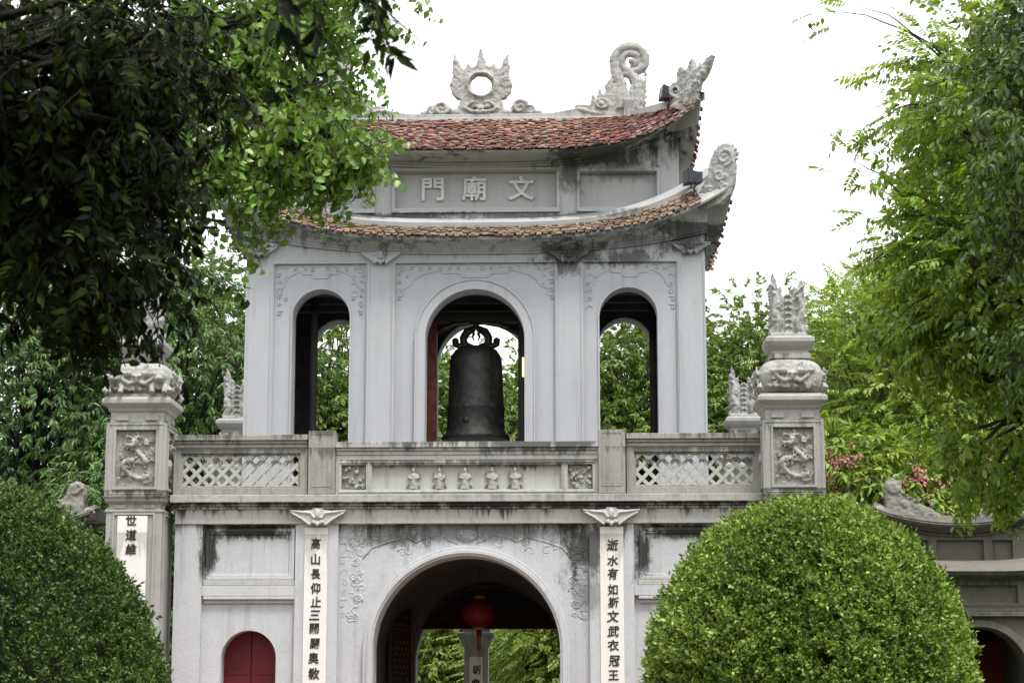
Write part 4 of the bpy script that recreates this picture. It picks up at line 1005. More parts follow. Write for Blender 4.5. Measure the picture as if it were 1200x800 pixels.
# ------------------------------------------------------------------ side gates
def side_gate(cx, label):
    g = empty('side_gate', (cx, 5, 0), label, 'side gate')
    st = M['oldstone']; mb = MB(); X = cx
    ar = archpoly(X, .85, 0, 2.26, 24)
    mb.slab([rect(X-2.0, X+2.0, 0, 3.3), ar], 4.0, 4.6); mb.slab([rect(X-2.0, X+2.0, 0, 3.3), ar], 7.2, 7.8)
    for s in (-1, 1): mb.box(*sorted((X+s*2.0, X+s*.86)), 4.6, 7.2, 0, 3.3)
    for s in (-1, 1): mb.box(X+s*1.65-.28, X+s*1.65+.28, 3.92, 4.01, 0, 3.3)
    arch_ring(mb, X, .855, .98, 0, 2.26, 3.94, 4.02)
    build('lower_wall', mb, st, g, bevel=.015)
    mb = MB()
    mb.box(X-2.1, X+2.1, 3.86, 7.94, 3.3, 3.38); mb.box(X-2.05, X+2.05, 3.92, 7.88, 3.381, 3.45)
    mb.slab([rect(X-2.0, X+2.0, 3.451, 3.98), rect(X-1.1, X+.72, 3.55, 3.88), rect(X+.86, X+1.28, 3.55, 3.88)], 4.0, 4.1); mb.box(X-1.98, X+1.98, 4.08, 7.8, 3.452, 3.979)
    mb.box(X-2.06, X+2.06, 3.94, 7.86, 3.981, 4.05)
    build('panel_band', mb, st, g, bevel=.012)
    # sagging mossy eave
    mb = MB(); rows = []
    for y0_, dz0, dz1 in ((0, 0, 0),):
        for i in range(21):
            u = -1+2*i/20; z = 4.1+.28*abs(u)**3; W = 2.25
            rows.append([(X+u*W, 3.75, z-.06), (X+u*W, 3.70, z+.02), (X+u*W, 4.3, z+.16), (X+u*1.9, 5.0, z+.3), (X+u*1.9, 6.8, z+.3), (X+u*W, 8.1, z+.02), (X+u*W, 8.05, z-.06), (X+u*2.0, 7.7, z-.16), (X+u*2.0, 4.1, z-.16)])
    mb.loft(rows, True); mb.f += [tuple(range(9)), tuple(range(180, 189))]
    build('mossy_eave', mb, M['oldstone'], g, bevel=.01)
    # upper tier
    mb = MB(); Xu = X-.05*(1 if cx > 0 else -1)
    mb.slab([rect(Xu-1.35, Xu+1.35, 4.2, 5.25), rect(Xu-1.0, Xu-.62, 4.56, 5.0), rect(Xu-.45, Xu+.45, 4.56, 5.0), rect(Xu+.62, Xu+1.0, 4.56, 5.0)], 5.4, 5.5); mb.box(Xu-1.34, Xu+1.34, 5.49, 6.5, 4.2, 5.25)
    mb.box(Xu-1.42, Xu+1.42, 5.34, 6.56, 4.38, 4.46)
    build('upper_tier', mb, st, g, bevel=.012)
    mb = MB(); rows = []
    for i in range(21):
        u = -1+2*i/20; z = 5.22+.27*abs(u)**2.2; W = 1.62
        rows.append([(Xu+u*W, 5.12, z), (Xu+u*W, 5.08, z+.09), (Xu+u*W, 5.4, z+.16), (Xu+u*W*.97, 5.7, z+.28), (Xu+u*W*.97, 6.2, z+.28), (Xu+u*W, 6.8, z+.09), (Xu+u*W, 6.78, z), (Xu+u*1.35, 6.5, z-.12), (Xu+u*1.35, 5.4, z-.12)])
    mb.loft(rows, True); mb.f += [tuple(range(9)), tuple(range(180, 189))]
    for q_ in range(20):
        a_, b2_ = (-1+2*q_/20), (-1+2*(q_+1)/20)
        for yy, dz, rd_ in ((5.10, .045, .022), (5.36, -.14, .02)):
            mb.tube([(Xu+a_*(1.62 if yy < 5.2 else 1.38), yy, 5.22+dz+.27*abs(a_)**2.2), (Xu+b2_*(1.62 if yy < 5.2 else 1.38), yy, 5.22+dz+.27*abs(b2_)**2.2)], rd_, 5)
    build('roof', mb, st, g, bevel=.01)
    for s in (-1, 1):
        mb = MB(); ox = Xu+s*1.1; rr = random.Random(5)
        # upright scroll plate trailing a wavy mane towards the middle of the roof
        mb.slab([[(ox+.30*s, 5.42), (ox+.27*s, 5.7), (ox+.30*s, 5.95), (ox+.27*s, 6.15), (ox+.12*s, 6.22), (ox-.02*s, 6.16), (ox-.06*s, 6.0), (ox-.14*s, 5.86), (ox-.3*s, 5.84), (ox-.42*s, 5.7), (ox-.62*s, 5.62), (ox-.8*s, 5.46), (ox-.8*s, 5.3), (ox+.2*s, 5.3)]], 5.55, 5.75)
        mb.spiral(ox+.12*s, 6.04, 5.53, .12, 1.7, 0, s, .032)
        for q in range(22): mb.spiral(ox+s*rr.uniform(-.6, .22), rr.uniform(5.42, 5.62) if q % 2 else rr.uniform(5.5, 5.8), 5.54, rr.uniform(.04, .08), 1.3, rr.uniform(0, 6), s, .02, 12, 5)
        for q in range(6): mb.spiral(ox+s*rr.uniform(-.02, .22), 5.5+.09*q, 5.54, .06, 1.2, q, s, .02, 12, 5)
        mb.ball((Xu+s*1.52, 5.4, 5.55), (.14, .08, .13)); mb.spiral(Xu+s*1.55, 5.55, 5.32, .1, 1.4, 0, s, .03)
        sculpt('roof_dragon', mb, M['oldstone2'], g, voxel=.02, rough=.04, org=(ox, 5.6, 5.4))
    for q in children(g)[-4:]: q.location.z -= .18
    mb = MB()
    for s in (-1, 1): mb.box(*sorted((X+s*.02, X+s*.84)), 6.2, 6.28, 0, 2.9) if s > 0 else None
    build('door', mb, M['door_red'], g)
    return g
M['oldstone2'] = plaster('lichened_carving', (.22, .21, .185), grime=.6, bump=.5, speck=.5, blotch=.9, moss=.1, seed=25)
side_gate(9.25, 'small mossy dark stone side gate with arched doorway beyond the right bush')
side_gate(-9.25, 'small mossy stone side gate mostly hidden behind the left bush and pillar')
for s, lb in ((1, 'low weathered wall linking main gate to right side gate'), (-1, 'low weathered wall linking main gate to left side gate')):
    mb = MB(); mb.box(*sorted((s*4.95, s*7.24)), 4.9, 5.3, 0, 2.5); mb.box(*sorted((s*4.95, s*7.24)), 4.8, 5.4, 2.5, 2.62)
    setp(build('boundary_wall', mb, M['oldstone'], bevel=.02), lb, 'wall')
    mb = MB(); mb.box(*sorted((s*11.3, s*40)), 4.9, 5.3, 0, 2.5); mb.box(*sorted((s*11.3, s*40)), 4.8, 5.4, 2.5, 2.62)
    setp(build('boundary_wall', mb, M['oldstone'], bevel=.02), 'long weathered wall running on from the '+('right' if s > 0 else 'left')+' side gate', 'wall')

# ------------------------------------------------------------------ free standing pillar seen through the passage
FP = empty('inscribed_pillar', (-1.0, 25, 0), 'grey stone pillar with white inscribed plaque standing beyond the passage', 'pillar')
px_, py_ = -1.05, 25.0
mb = MB(); mb.sqstack([(.5, 0), (.5, .3), (.38, .4), (.34, .42), (.34, 3.35), (.38, 3.4), (.46, 3.6), (.52, 3.68), (.52, 3.76), (.4, 3.8), (.4, 4.5), (.5, 4.6), (.5, 4.7), (.1, 5.2)], px_, py_)
frame_mb(mb, px_-.27, px_+.27, .6, 3.3, .05, py_-.365, py_-.34)
build('shaft', mb, M['pillar'], FP, bevel=.01)
build('plaque', MB().box(px_-.19, px_+.19, py_-.36, py_-.33, .7, 3.1), M['plaque'], FP)
column_text('朝會', px_, [2.72, 2.35], .27, py_-.365, FP, M['ink'])

# ================================================================== FOLIAGE
def leaf_simple(L, W, droop=.15, fold=.12):
    v = np.array([(0, 0, 0), (W/2, L*.42, fold*W), (0, L, -droop*L), (-W/2, L*.42, fold*W)])
    return v, [(0, 1, 2), (0, 2, 3)]
def leaf_fine(L, W, droop=.2, fold=.2):
    v = np.array([(0, 0, 0), (0, .33*L, -.02*L), (0, .68*L, -.4*droop*L), (0, L, -droop*L),
                  (.5*W, .30*L, fold*W), (.40*W, .64*L, fold*W-.3*droop*L), (-.5*W, .30*L, fold*W), (-.40*W, .64*L, fold*W-.3*droop*L)])
    return v, [(0, 4, 1), (0, 1, 6), (4, 5, 2, 1), (1, 2, 7, 6), (5, 3, 2), (2, 3, 7)]
def rotm(axis, a):
    x, y, z = axis/np.linalg.norm(axis); c, s = math.cos(a), math.sin(a); C = 1-c
    return np.array([[c+x*x*C, x*y*C-z*s, x*z*C+y*s], [y*x*C+z*s, c+y*y*C, y*z*C-x*s], [z*x*C-y*s, z*y*C+x*s, c+z*z*C]])
def orient(d, up, r=0):
    """matrix whose y column is d (leaf axis), z column near up"""
    d = d/np.linalg.norm(d); x = np.cross(d, up); x = x/(np.linalg.norm(x)+1e-9); z = np.cross(x, d); Mx = np.stack([x, d, z], 1)
    return Mx @ rotm(np.array([0, 1., 0]), r)
def twig_prism(p0, p1, r):
    d = p1-p0; a = np.cross(d, [0.3, .2, 1]); a = a/np.linalg.norm(a)*r; b = np.cross(d, a); b = b/np.linalg.norm(b)*r
    v = [p0+a, p0-a*.5+b*.87, p0-a*.5-b*.87, p1+a*.4, p1-a*.2+b*.35, p1-a*.2-b*.35]
    return np.array(v), [(0, 1, 4, 3), (1, 2, 5, 4), (2, 0, 3, 5)]
def make_spray(kind, seed, L=.10, W=.045, n=14, length=.4):
    """returns (verts, faces, mats); the spray grows along +y from the origin, z is up"""
    r = np.random.default_rng(seed); V = []; F = []; Mt = []; k = 0
    def put(v, f, m):
        nonlocal k
        V.append(v); F.extend([tuple(i+k for i in q) for q in f]); Mt.extend([m]*len(f)); k += len(v)
    lf = leaf_fine if kind.endswith('_fine') else leaf_simple
    kd = kind.replace('_fine', '')
    bend = r.uniform(-.25, .25); sag = r.uniform(.1, .35)
    def axis(t): return np.array([bend*length*t*t, length*t, -sag*length*t*t])
    if kd in ('pinnate', 'alternate', 'whorl'):
        for i in range(3): put(*twig_prism(axis(i/3), axis((i+1)/3), .006 if kd != 'pinnate' else .004), 1)
    if kd == 'pinnate':
        m = n//2
        for i in range(m):
            t = .15+.85*i/m; p = axis(t)
            for s in (-1, 1):
                d = np.array([s*1.0, .45+r.uniform(-.1, .2), -.25+r.uniform(-.15, .15)]); sc = (1-.35*abs(t-.5))*r.uniform(.85, 1.1)
                v, f = lf(L*sc, W*sc, .2, .1); put(v @ orient(d, np.array([0, 0, 1.]), r.uniform(-.5, .5)).T+p, f, 0)
        v, f = lf(L, W, .2, .1); put(v @ orient(np.array([0, 1, -.3]), np.array([0, 0, 1.]), 0).T+axis(1), f, 0)
    elif kd == 'alternate':          # broad leaves hanging by their stalks
        for i in range(n):
            t = .1+.9*i/n; p = axis(t)+r.normal(0, .015, 3); s = 1 if i % 2 else -1
            d = np.array([s*r.uniform(.2, 1.0), r.uniform(-.1, .6), -r.uniform(.3, 1.5)]); sc = r.uniform(.65, 1.15)
            q = p+d/np.linalg.norm(d)*L*.3
            v, f = lf(L*sc, W*sc, .15, .12); put(v @ orient(d, np.array([r.normal(), r.normal(), .6]), r.uniform(-.8, .8)).T+q, f, 0)
    elif kd == 'whorl':              # long leaves bunched at the twig end, arching down
        for i in range(n):
            t = 1-.45*r.random()**1.5; p = axis(t); a = r.uniform(0, 2*PI)
            d = np.array([math.cos(a), .55+.5*r.random(), math.sin(a)*.6-.55]); sc = r.uniform(.6, 1.1)
            v, f = lf(L*sc, W*sc, .3, .12); put(v @ orient(d, np.array([0, 0.2, 1.]), r.uniform(-.6, .6)).T+p, f, 0)
    elif kd == 'tuft':               # clipped hedge shoot
        for i in range(n):
            a = r.uniform(0, 2*PI); e = r.uniform(.1, 1.25); d = np.array([math.cos(a)*math.cos(e), math.sin(e), math.sin(a)*math.cos(e)])
            p = np.array([r.normal(0, .018), r.uniform(0, length), r.normal(0, .018)]); sc = r.uniform(.6, 1.15)
            v, f = lf(L*sc, W*sc, .1, .18); put(v @ orient(d, np.array([r.normal(), 1, r.normal()]), r.uniform(-1, 1)).T+p, f, 0)
    elif kd == 'flower':
        for i in range(n):
            a = r.uniform(0, 2*PI); d = np.array([math.cos(a), .6+r.random(), math.sin(a)])
            v, f = lf(L*r.uniform(.7, 1), W, -.1, .1); put(v @ orient(d, np.array([0, 1, 0.1]), 0).T+r.normal(0, .05, 3), f, 0)
    return np.concatenate(V), F, Mt
def scatter(name, temps, pos, dirs, scale, mats, parent, up=None, org=None):
    """instances spray templates into ONE foliage mesh"""
    N = len(pos); pick = rng.integers(0, len(temps), N); AV = []; LT = []; LI = []; MI = []; base = 0
    dirs = dirs/np.linalg.norm(dirs, axis=1, keepdims=True)
    upv = np.tile(np.array([0, 0, 1.]), (N, 1)) if up is None else up
    upv = upv+rng.normal(0, .35, (N, 3))
    x = np.cross(dirs, upv); x /= np.linalg.norm(x, axis=1, keepdims=True)+1e-9; z = np.cross(x, dirs)
    R_ = np.stack([x, dirs, z], 2)                       # N,3,3 columns
    for k, (v, f, m) in enumerate(temps):
        idx = np.where(pick == k)[0]
        if len(idx) == 0: continue
        vv = np.einsum('nij,mj->nmi', R_[idx], v)*scale[idx][:, None, None]+pos[idx][:, None, :]
        AV.append(vv.reshape(-1, 3)); lt = np.array([len(q) for q in f]); li = np.concatenate([np.array(q) for q in f])
        off = base+np.arange(len(idx))*len(v)
        LI.append((li[None, :]+off[:, None]).reshape(-1)); LT.append(np.tile(lt, len(idx))); MI.append(np.tile(np.array(m), len(idx)))
        base += len(idx)*len(v)
    AV = np.concatenate(AV); LI = np.concatenate(LI); LT = np.concatenate(LT); MI = np.concatenate(MI)
    o0 = np.array(org if org is not None else worldloc(parent)); AV = AV-o0
    me = bpy.data.meshes.new(name); me.vertices.add(len(AV)); me.vertices.foreach_set('co', AV.astype(np.float32).ravel())
    me.loops.add(len(LI)); me.loops.foreach_set('vertex_index', LI.astype(np.int32))
    me.polygons.add(len(LT)); ls = np.concatenate([[0], np.cumsum(LT)[:-1]]); me.polygons.foreach_set('loop_start', ls.astype(np.int32))
    me.polygons.foreach_set('material_index', MI.astype(np.int32))
    for q in mats: me.materials.append(q)
    me.update(calc_edges=True)
    o = bpy.data.objects.new(name, me); COL.objects.link(o); o.parent = parent
    return o
def sample_crown(blobs, clumps, per, spread, drop=.25, outward=.8):
    """blobs: (centre, radii, weight). clump centres near the blob skin, sprays gathered round each"""
    wts = np.array([b[2] for b in blobs], float); wts /= wts.sum(); P_ = []; D = []; CC = []
    for i in range(clumps):
        b = blobs[rng.choice(len(blobs), p=wts)]; c = np.array(b[0], float); r = np.array(b[1], float)
        d = rng.normal(0, 1, 3); d /= np.linalg.norm(d); rad = rng.uniform(.45, 1.0)**.5
        cc = c+d*r*rad; CC.append(cc)
        n = max(3, int(per*rng.uniform(.5, 1.5))); sp = spread*rng.uniform(.7, 1.3)
        off = rng.normal(0, 1, (n, 3))*np.array([1, 1, .55])*sp
        P_.append(cc+off); dd = off/ (np.linalg.norm(off, axis=1, keepdims=True)+1e-6)+d*outward+np.array([0, 0, -drop]); D.append(dd+rng.normal(0, .25, (n, 3)))
    return np.concatenate(P_), np.concatenate(D), np.array(CC)
def limb_mesh(base, fork, CC, r0, n=40, sub=.5):
    """tapered trunk from base to fork, forks to main limbs, thin branches out to the clump centres"""
    mb = MB(); base = Vector(base); fork = Vector(fork); pts = []; rr = []
    for i in range(9):
        t = i/8; p = base.lerp(fork, t)+Vector((math.sin(t*5+base.x)*.09, math.cos(t*4+base.y)*.09, 0))*(t*(1-t)*4)*r0*3
        pts.append(p); rr.append(r0*(1.35-.35*min(1, t*4)) * (1-.35*t))
    mb.tube(pts, rr, 10)
    CC = [Vector(c) for c in CC]
    if not CC: return mb
    k = min(7, len(CC)); seeds = random.sample(CC, k)
    groups = [[] for _ in range(k)]
    for c in CC: groups[min(range(k), key=lambda j: (c-seeds[j]).length)].append(c)
    for g in groups:
        if not g: continue
        m = sum(g, Vector())/len(g); start = base.lerp(fork, random.uniform(.72, 1)); hub = start.lerp(m, .62)+Vector((0, 0, .1))
        lp = []; lr = []
        for i in range(7):
            t = i/6; p = start.lerp(hub, t)+Vector((random.uniform(-1, 1), random.uniform(-1, 1), random.uniform(-.5, .8)))*.07*(hub-start).length*math.sin(PI*t)
            lp.append(p); lr.append(r0*.55*(1-.6*t))
        mb.tube(lp, lr, 8)
        for c in g[:n]:
            s = lp[random.randrange(3, 7)]; q = []; ln = (c-s).length
            for i in range(5):
                t = i/4; q.append(s.lerp(c, t)+Vector((random.uniform(-1, 1), random.uniform(-1, 1), random.uniform(-.3, 1)))*.08*ln*math.sin(PI*t))
            mb.tube(q, [r0*.2*(1-.75*t/4)+.004 for t in range(5)], 5)
    return mb
def tree(name, label, base, fork, r0, blobs, clumps, per, spread, temps, mat, bark, group=None, scale=(.8, 1.25), drop=.25, outward=.8, extra=None, limb_n=40, cat='tree', sprigs=()):
    t = empty(name, base, label, cat, group)
    P_, D, CC = sample_crown(blobs, clumps, per, spread, drop, outward)
    if extra is not None:
        P_ = np.concatenate([P_, extra[0]]); D = np.concatenate([D, extra[1]])
    lm = limb_mesh(base, fork, CC, r0, limb_n)
    for sp in sprigs:                       # thin outermost twigs reaching the stray sprigs
        far = [c for c in CC if c[0] > sp[0]+.5]; c = min(far, key=lambda q: np.linalg.norm(q-np.array(sp))); a_, b_ = Vector(c), Vector(sp)
        q = [a_.lerp(b_, k/6)+Vector((random.uniform(-.04, .04), random.uniform(-.04, .04), .22*math.sin(PI*k/6)*(b_-a_).length*.5+random.uniform(-.03, .03))) for k in range(7)]
        lm.tube(q, [.016-.002*k for k in range(7)], 5)
    build('trunk', lm, bark, t, smooth=True, fix=False)
    scatter('crown', temps, P_, D, rng.uniform(scale[0], scale[1], len(P_)), [mat, bark], t)
    return t

LM = {}
LM['topiary'] = leafmat('hedge_leaf', [(.022, .05, .008), (.08, .145, .018), (.19, .28, .045), (.38, .48, .12)], .22, .5, .35)
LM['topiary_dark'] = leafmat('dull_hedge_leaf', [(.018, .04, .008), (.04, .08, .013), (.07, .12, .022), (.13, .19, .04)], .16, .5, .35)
LM['back_left'] = leafmat('longan_leaf', [(.04, .085, .025), (.09, .17, .04), (.16, .27, .075)], .25, .4, .45)
LM['back'] = leafmat('bright_leaf', [(.07, .12, .025), (.14, .22, .045), (.23, .33, .08)], .3, .45, .35)
LM['back2'] = leafmat('yellow_green_leaf', [(.10, .16, .025), (.20, .29, .05), (.34, .44, .09)], .3, .45, .35)
LM['right'] = leafmat('feather_leaf', [(.07, .13, .02), (.16, .26, .035), (.31, .42, .07)], .38, .45, .35)
LM['right_dark'] = leafmat('dark_glossy_leaf', [(.025, .05, .01), (.07, .125, .02), (.16, .24, .04)], .3, .35, .5)
LM['near_dark'] = leafmat('mango_leaf', [(.004, .008, .003), (.008, .015, .004), (.022, .038, .007), (.09, .15, .025)], .2, .55, .12)  # backlit darkness put into the leaf colour
LM['fig'] = leafmat('fig_leaf', [(.07, .14, .025), (.14, .25, .045), (.22, .36, .07)], .3, .4, .45)
LM['pink'] = leafmat('pink_petal', [(.55, .12, .20), (.7, .25, .33), (.75, .42, .45)], .3, .5, .3)

# ---- clipped dome bushes
def topiary(label, cx, cy, R0, H, VR, mat, seed, n=24000):
    t = empty('topiary_bush', (cx, cy, 0), label, 'bush', 'clipped dome bushes in front of the gate')
    r = np.random.default_rng(seed)
    def prof(s):                                # s: 0 top .. 1 widest, lower part tucks in slightly
        return s
    u = r.uniform(0, 1, n); a = r.uniform(0, 2*PI, n)
    zc = H-VR                                  # dome springs here
    # superellipse cap over a gently tapering barrel
    cap = u < .62
    e = np.where(cap, np.arccos(1-r.uniform(0, 1, n)), 0)
    rad = np.where(cap, R0*np.sin(np.clip(e, 0, PI/2)), R0*(1-.10*((u-.62)/.38)**2)); z = np.where(cap, zc+VR*np.cos(e), zc-(u-.62)/.38*(zc-.35))
    lump = 1+.02*np.sin(a*5+seed)*np.sin(z*3.1)+.012*np.sin(a*11+z*5)
    cl_ = np.sin(a*17+z*9+seed)*np.sin(z*15-a*7)*.5+np.sin(a*31-z*21)*np.sin(z*27+a*13)*.5; depth = r.uniform(0, 1, n)**2*.17+.085*cl_
    nx = np.cos(a); ny = np.sin(a); nz = np.where(cap, np.cos(e), -.05); nn = np.stack([nx*np.where(cap, np.sin(e)+.05, 1), ny*np.where(cap, np.sin(e)+.05, 1), nz], 1)
    nn /= np.linalg.norm(nn, axis=1, keepdims=True)
    pos = np.stack([cx+nx*rad*lump, cy+ny*rad*lump, z], 1)-nn*(depth[:, None]+.03)+r.normal(0, .012, (n, 3))
    dirs = nn+np.array([0, 0, .45])+r.normal(0, .35, (n, 3))
    temps = [make_spray('tuft', 100+seed+i, L=.044, W=.024, n=13, length=.08) for i in range(6)]
    # soft shaggy shoots that escaped the shears
    scatter('foliage', temps, pos, dirs, np.where(r.random(n) < .012, r.uniform(1.35, 1.6, n), r.uniform(.65, 1.3, n)), [mat, M['bark']], t, up=r.normal(0, 1, (n, 3)))
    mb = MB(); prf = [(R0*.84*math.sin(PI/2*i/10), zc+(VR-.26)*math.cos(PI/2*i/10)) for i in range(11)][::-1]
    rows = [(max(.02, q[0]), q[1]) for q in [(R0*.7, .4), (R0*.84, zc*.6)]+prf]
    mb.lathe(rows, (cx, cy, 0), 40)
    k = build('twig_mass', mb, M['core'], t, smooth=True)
    build('trunk', MB().tube([(cx, cy, 0), (cx+.03, cy, .3), (cx, cy, .6)], [.14, .11, .10], 10), M['bark'], t, smooth=True)
    return t
topiary('bright green clipped dome bush in front of the right half of the gate', 4.05, -15, 1.50, 3.54, 1.72, LM['topiary'], 1)
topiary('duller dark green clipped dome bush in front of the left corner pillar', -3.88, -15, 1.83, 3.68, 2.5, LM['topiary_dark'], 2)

# ---- trees behind the gate
tl = [make_spray('whorl', 200+i, L=.19, W=.055, n=13, length=.45) for i in range(5)]
tb = [make_spray('whorl', 210+i, L=.17, W=.06, n=16, length=.42) for i in range(5)]
tp = [make_spray('pinnate', 220+i, L=.13, W=.045, n=16, length=.5) for i in range(5)]
grpL = 'dark leafy trees behind the left of the gate'
tree('evergreen_tree', 'dark green tree behind the left corner pillar at the photo edge', (-11.5, 15, 0), (-11.5, 15, 6), .28, [((-11.5, 15, 8.6), (3.0, 2.6, 3.6), 1), ((-11, 14, 5), (2.6, 2, 2), .5)], 170, 34, .5, tl, LM['back_left'], M['bark_dark'], grpL)
tree('evergreen_tree', 'drooping green tree close beside the left edge of the tower', (-7.3, 13.5, 0), (-7.4, 13.5, 6), .25, [((-7.4, 13.5, 9.0), (2.2, 2.4, 2.9), 1), ((-7.2, 13, 6), (2.2, 2, 2.2), .7)], 170, 34, .48, tl, LM['back_left'], M['bark_dark'], grpL)
tree('evergreen_tree', 'taller dark tree in the gap between the two left trees', (-9.6, 19, 0), (-9.6, 19, 7), .3, [((-9.6, 19, 9.5), (3.4, 2.6, 4.2), 1)], 140, 34, .6, tl, LM['back_left'], M['bark_dark'], grpL)
grpC = 'bright trees behind the gate'
def bt(label, x, y, h, rx, mat, n=180, sp=tb, low=3, tx=0):
    zc = (h+low)/2
    return tree('broadleaf_tree', label, (x+tx, y, 0), (x+tx*.4, y, low+1.5), .24, [((x, y, zc), (rx, rx*.9, (h-low)/2), 1), ((x+rx*.3, y-.5, zc-1), (rx*.8, rx*.7, (h-low)/2.6), .4)], n, 32, .55, sp, mat, M['bark'], grpC)
bt('light green tree seen through the left upper arch', -5.0, 20, 12.6, 2.4, LM['back'], 260)
bt('thin pale tree seen behind the bell on its left side', -2.2, 22, 11.1, 2.2, LM['back'], 150, tb, 6.8, -1.6)
bt('low bright tree seen behind the bell on its right side', .9, 21, 10.5, 2.3, LM['back'], 150, tb, 6.8, 1.8)
bt('bushy green tree seen through the right upper arch', 3.6, 20, 12.4, 2.4, LM['back'], 260)
bt('round bright tree just right of the tower wall', 6.9, 19, 11.9, 2.7, LM['back'], 330)
bt('green tree behind the right corner pillar', 10.3, 21, 12.2, 2.9, LM['back'], 320)
bt('feathery pale green tree rising between right pillar and right side gate', 9.0, 12, 11.4, 1.9, LM['back2'], 120, tp, 6)
bt('pale green tree far behind the right side gate', 14, 20, 13, 3, LM['back'], 140)
bt('yellow green bushy tree seen through the passage on the right', 1.1, 31, 6.0, 1.9, LM['back2'], 150, tp, .8)
bt('leafy green tree seen through the passage on the left', -2.9, 36, 7.5, 2.4, LM['back2'], 150, tb, 1)
bt('small dark tree low behind the left corner pillar', -12.5, 11, 6.2, 2.4, LM['back_left'], 110, tl, .8)
bt('dense dark tree low behind the left side gate', -8, 11, 6.4, 1.9, LM['back_left'], 110, tl, .8)
# far belt of trees closing the horizon: one mass
nF = 8500; fx = np.where(rng.random(nF) < .55, rng.uniform(-16, 18, nF), rng.uniform(-70, 70, nF)); fy = rng.uniform(40, 50, nF); fz = rng.uniform(0, 1, nF)**.8*(9.2+1.5*np.sin(fx*.5)+1.2*np.sin(fx*1.3))
fb = scatter('distant_woodland', [make_spray('whorl', 400+i, L=.5, W=.18, n=18, length=1.1) for i in range(4)], np.stack([fx, fy, fz+.3], 1), rng.normal(0, 1, (nF, 3))+np.array([0, -.4, .2]), rng.uniform(.8, 1.3, nF), [LM['back2'], M['bark']], None)
setp(fb, 'mass of green trees closing the view far behind the gate', 'woodland', kind='stuff')

# unseen trees added round and behind the viewpoint to stop the low sky light
nF = 5200; an = rng.uniform(-.62*PI, .62*PI, nF); rr_ = rng.uniform(17, 23, nF)
gx = 1.9+rr_*np.sin(an)*1.15; gy = -29-rr_*np.cos(an); gz = rng.uniform(0, 1, nF)**.85*(13+2*np.sin(an*7))
fb = scatter('sky_blocker_trees', [make_spray('whorl', 420+i, L=.7, W=.3, n=16, length=1.3) for i in range(4)], np.stack([gx, gy, gz+.3], 1), rng.normal(0, 1, (nF, 3))+np.array([0, .4, .2]), rng.uniform(.8, 1.3, nF), [LM['back_left'], M['bark']], None)
setp(fb, 'unseen belt of tall trees added around the viewpoint to stop low sky light', 'woodland', kind='stuff')
# ---- flowering shrub behind the right side gate
e = tree('flowering_tree', 'small tree with pink flowers above the right side gate roof', (7.2, 9.0, 0), (7.4, 9, 4), .12, [((7.7, 9.0, 6.1), (1.5, 1.2, 1.15), 1), ((8.8, 9.0, 6.0), (1.3, 1.2, .9), .7)], 70, 26, .34, [make_spray('whorl', 500+i, L=.24, W=.08, n=9, length=.3) for i in range(4)], LM['back2'], M['bark'])
fl = []
for c in [(6.95, 7.9, 6.75), (7.15, 7.8, 6.55), (7.02, 7.9, 6.2), (7.5, 7.8, 6.7), (7.35, 7.85, 6.0), (8.7, 7.8, 6.35), (8.9, 7.8, 6.15), (8.4, 7.8, 6.0), (7.8, 7.8, 6.25), (9.3, 7.8, 6.2), (10.2, 8, 6.4), (7.2, 7.8, 5.8)]:
    fl.append(np.array(c)+np.array([0, -.25, 0])+rng.normal(0, .11, (8, 3)))
fl = np.concatenate(fl)
fo = scatter('flowers', [make_spray('flower', 600+i, L=.085, W=.05, n=6, length=.05) for i in range(3)], fl, rng.normal(0, .4, (len(fl), 3))+np.array([0, -1, .4]), rng.uniform(.8, 1.2, len(fl)), [LM['pink'], M['bark']], e); fo['kind'] = 'stuff'

# ---- big tree on the right
tr_ = [make_spray('pinnate_fine', 300+i, L=.105, W=.045, n=14, length=.36) for i in range(4)]+[make_spray('alternate_fine', 306+i, L=.10, W=.05, n=13, length=.34) for i in range(2)]
sprigs = [((5.25, -9.7, 8.35), .1, 3), ((5.55, -9.7, 8.8), .14, 5), ((6.0, -9.7, 8.6), .2, 8), ((5.8, -9.7, 7.6), .16, 5), ((5.35, -9.7, 6.85), .12, 4), ((5.0, -9.7, 10.25), .1, 4), ((5.4, -9.7, 10.35), .1, 3), ((6.0, -9.7, 9.5), .16, 6), ((6.2, -9.7, 7.0), .25, 9), ((5.8, -9.7, 6.3), .25, 9)]
exR = np.concatenate([np.array(c)+rng.normal(0, s_, (n_, 3)) for c, s_, n_ in sprigs])
exRd = rng.normal(0, .5, (len(exR), 3))+np.array([-.9, 0, -.1])
tree('feathery_tree', 'tall feathery bright green tree framing the right side of the view', (9.6, -9.5, 0), (8.8, -9.7, 6.5), .3,
     [((7.6, -9.6, 9.0), (1.2, 1.8, 1.7), .9), ((7.5, -9.8, 6.9), (1.2, 1.5, 1.0), .7), ((9.8, -9.5, 9), (2.4, 2.4, 3.2), .7), ((6.5, -9.8, 7.4), (.6, .7, .6), .2), ((6.8, -9.8, 9.2), (.6, .7, .7), .2)],
     150, 14, .30, tr_, LM['right'], M['bark'], drop=.15, extra=(exR, exRd), sprigs=[c[0] for c in sprigs])
tree('glossy_leaf_tree', 'darker dense leafy tree at the right edge in front of the feathery one', (8.2, -13.5, 0), (7.9, -13.3, 5), .22,
     [((7.1, -12.8, 7.6), (.7, 1.0, 1.9), .9), ((7.2, -12.8, 4.9), (.7, .9, 1.2), .4), ((8.5, -13, 7.5), (1.6, 1.4, 2.8), .8)],
     90, 20, .24, [make_spray('alternate_fine', 320+i, L=.11, W=.05, n=12, length=.35) for i in range(5)], LM['right_dark'], M['bark_dark'])
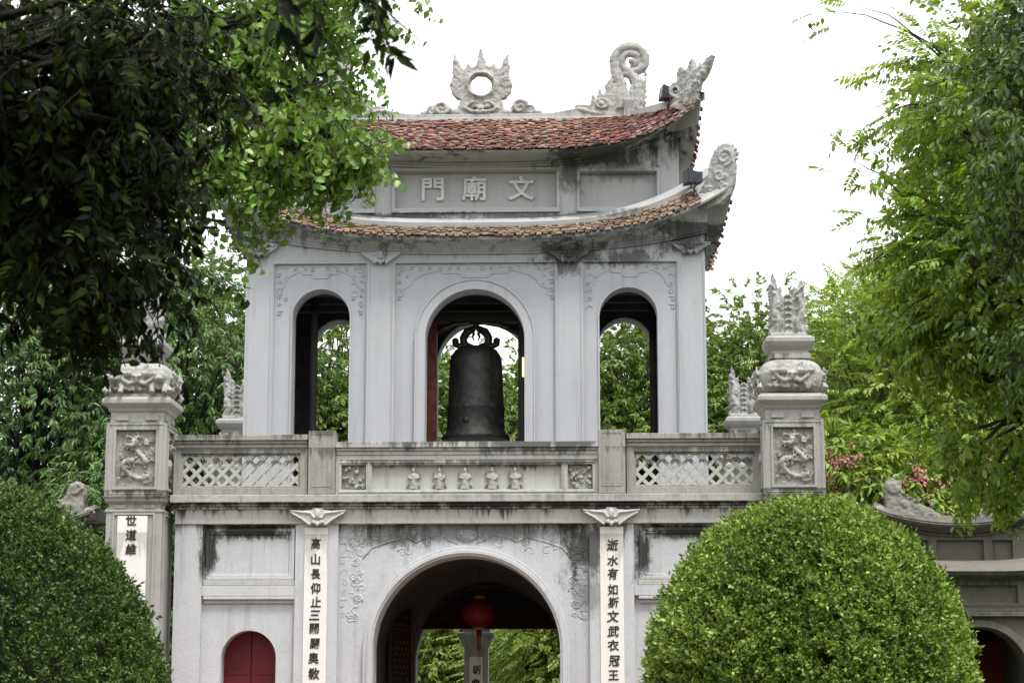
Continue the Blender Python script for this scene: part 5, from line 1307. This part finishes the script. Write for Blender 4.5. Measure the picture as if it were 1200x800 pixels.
tree('round_leaf_tree', 'dense round leaved tree with hanging boughs at the right edge before the side gate', (9.0, -7.5, 0), (8.6, -7.5, 5), .26,
     [((7.5, -7.5, 6.7), (1.25, 1.1, 1.0), .8), ((7.8, -7.5, 8.6), (1.3, 1.3, 1.9), 1.0), ((7.45, -7.6, 5.1), (.45, .8, .75), .28), ((9.2, -7.5, 7.5), (1.6, 1.6, 3), .6)],
     170, 20, .27, [make_spray('alternate_fine', 330+i, L=.13, W=.06, n=12, length=.36) for i in range(5)]+[make_spray('whorl_fine', 336+i, L=.14, W=.05, n=10, length=.3) for i in range(2)], LM['right'], M['bark'], drop=.4)
# ---- fig branch hanging in front of the left of the roof
tf = [make_spray('alternate_fine', 340+i, L=.105, W=.075, n=12, length=.38) for i in range(6)]
tree('fig_tree', 'fresh green heart leaved tree reaching over the left end of the roof', (-8.2, -12, 0), (-7.0, -12, 6.8), .26,
     [((-1.3, -12, 9.2), (.55, .8, .85), .6), ((-1.1, -12, 7.95), (.33, .5, .38), .45), ((-2.2, -12, 8.2), (.7, .9, 1.3), .7), ((-4.2, -12, 9), (2.3, 1.8, 2.4), 1.2), ((-1.5, -12, 10.3), (1.2, 1, 1.0), .5)],
     135, 12, .22, tf, LM['fig'], M['bark'], drop=.9, outward=.5)
# ---- near dark tree, upper left
tn = [make_spray('whorl_fine', 360+i, L=.11, W=.034, n=12, length=.28) for i in range(4)]+[make_spray('alternate_fine', 366+i, L=.075, W=.042, n=12, length=.3) for i in range(4)]+[make_spray('pinnate_fine', 376, L=.08, W=.03, n=14, length=.3)]
ex = np.concatenate([np.array(c)+rng.normal(0, s, (n_, 3)) for c, s, n_ in (((.98, -27, 4.45), .07, 4), ((.75, -27, 4.55), .1, 5), ((-.95, -23, 3.85), .1, 8), ((-.8, -23, 3.95), .08, 5), ((-1.5, -23, 4.3), .14, 8))])
exd = rng.normal(0, .6, (len(ex), 3))+np.array([.3, 0, -1.0])
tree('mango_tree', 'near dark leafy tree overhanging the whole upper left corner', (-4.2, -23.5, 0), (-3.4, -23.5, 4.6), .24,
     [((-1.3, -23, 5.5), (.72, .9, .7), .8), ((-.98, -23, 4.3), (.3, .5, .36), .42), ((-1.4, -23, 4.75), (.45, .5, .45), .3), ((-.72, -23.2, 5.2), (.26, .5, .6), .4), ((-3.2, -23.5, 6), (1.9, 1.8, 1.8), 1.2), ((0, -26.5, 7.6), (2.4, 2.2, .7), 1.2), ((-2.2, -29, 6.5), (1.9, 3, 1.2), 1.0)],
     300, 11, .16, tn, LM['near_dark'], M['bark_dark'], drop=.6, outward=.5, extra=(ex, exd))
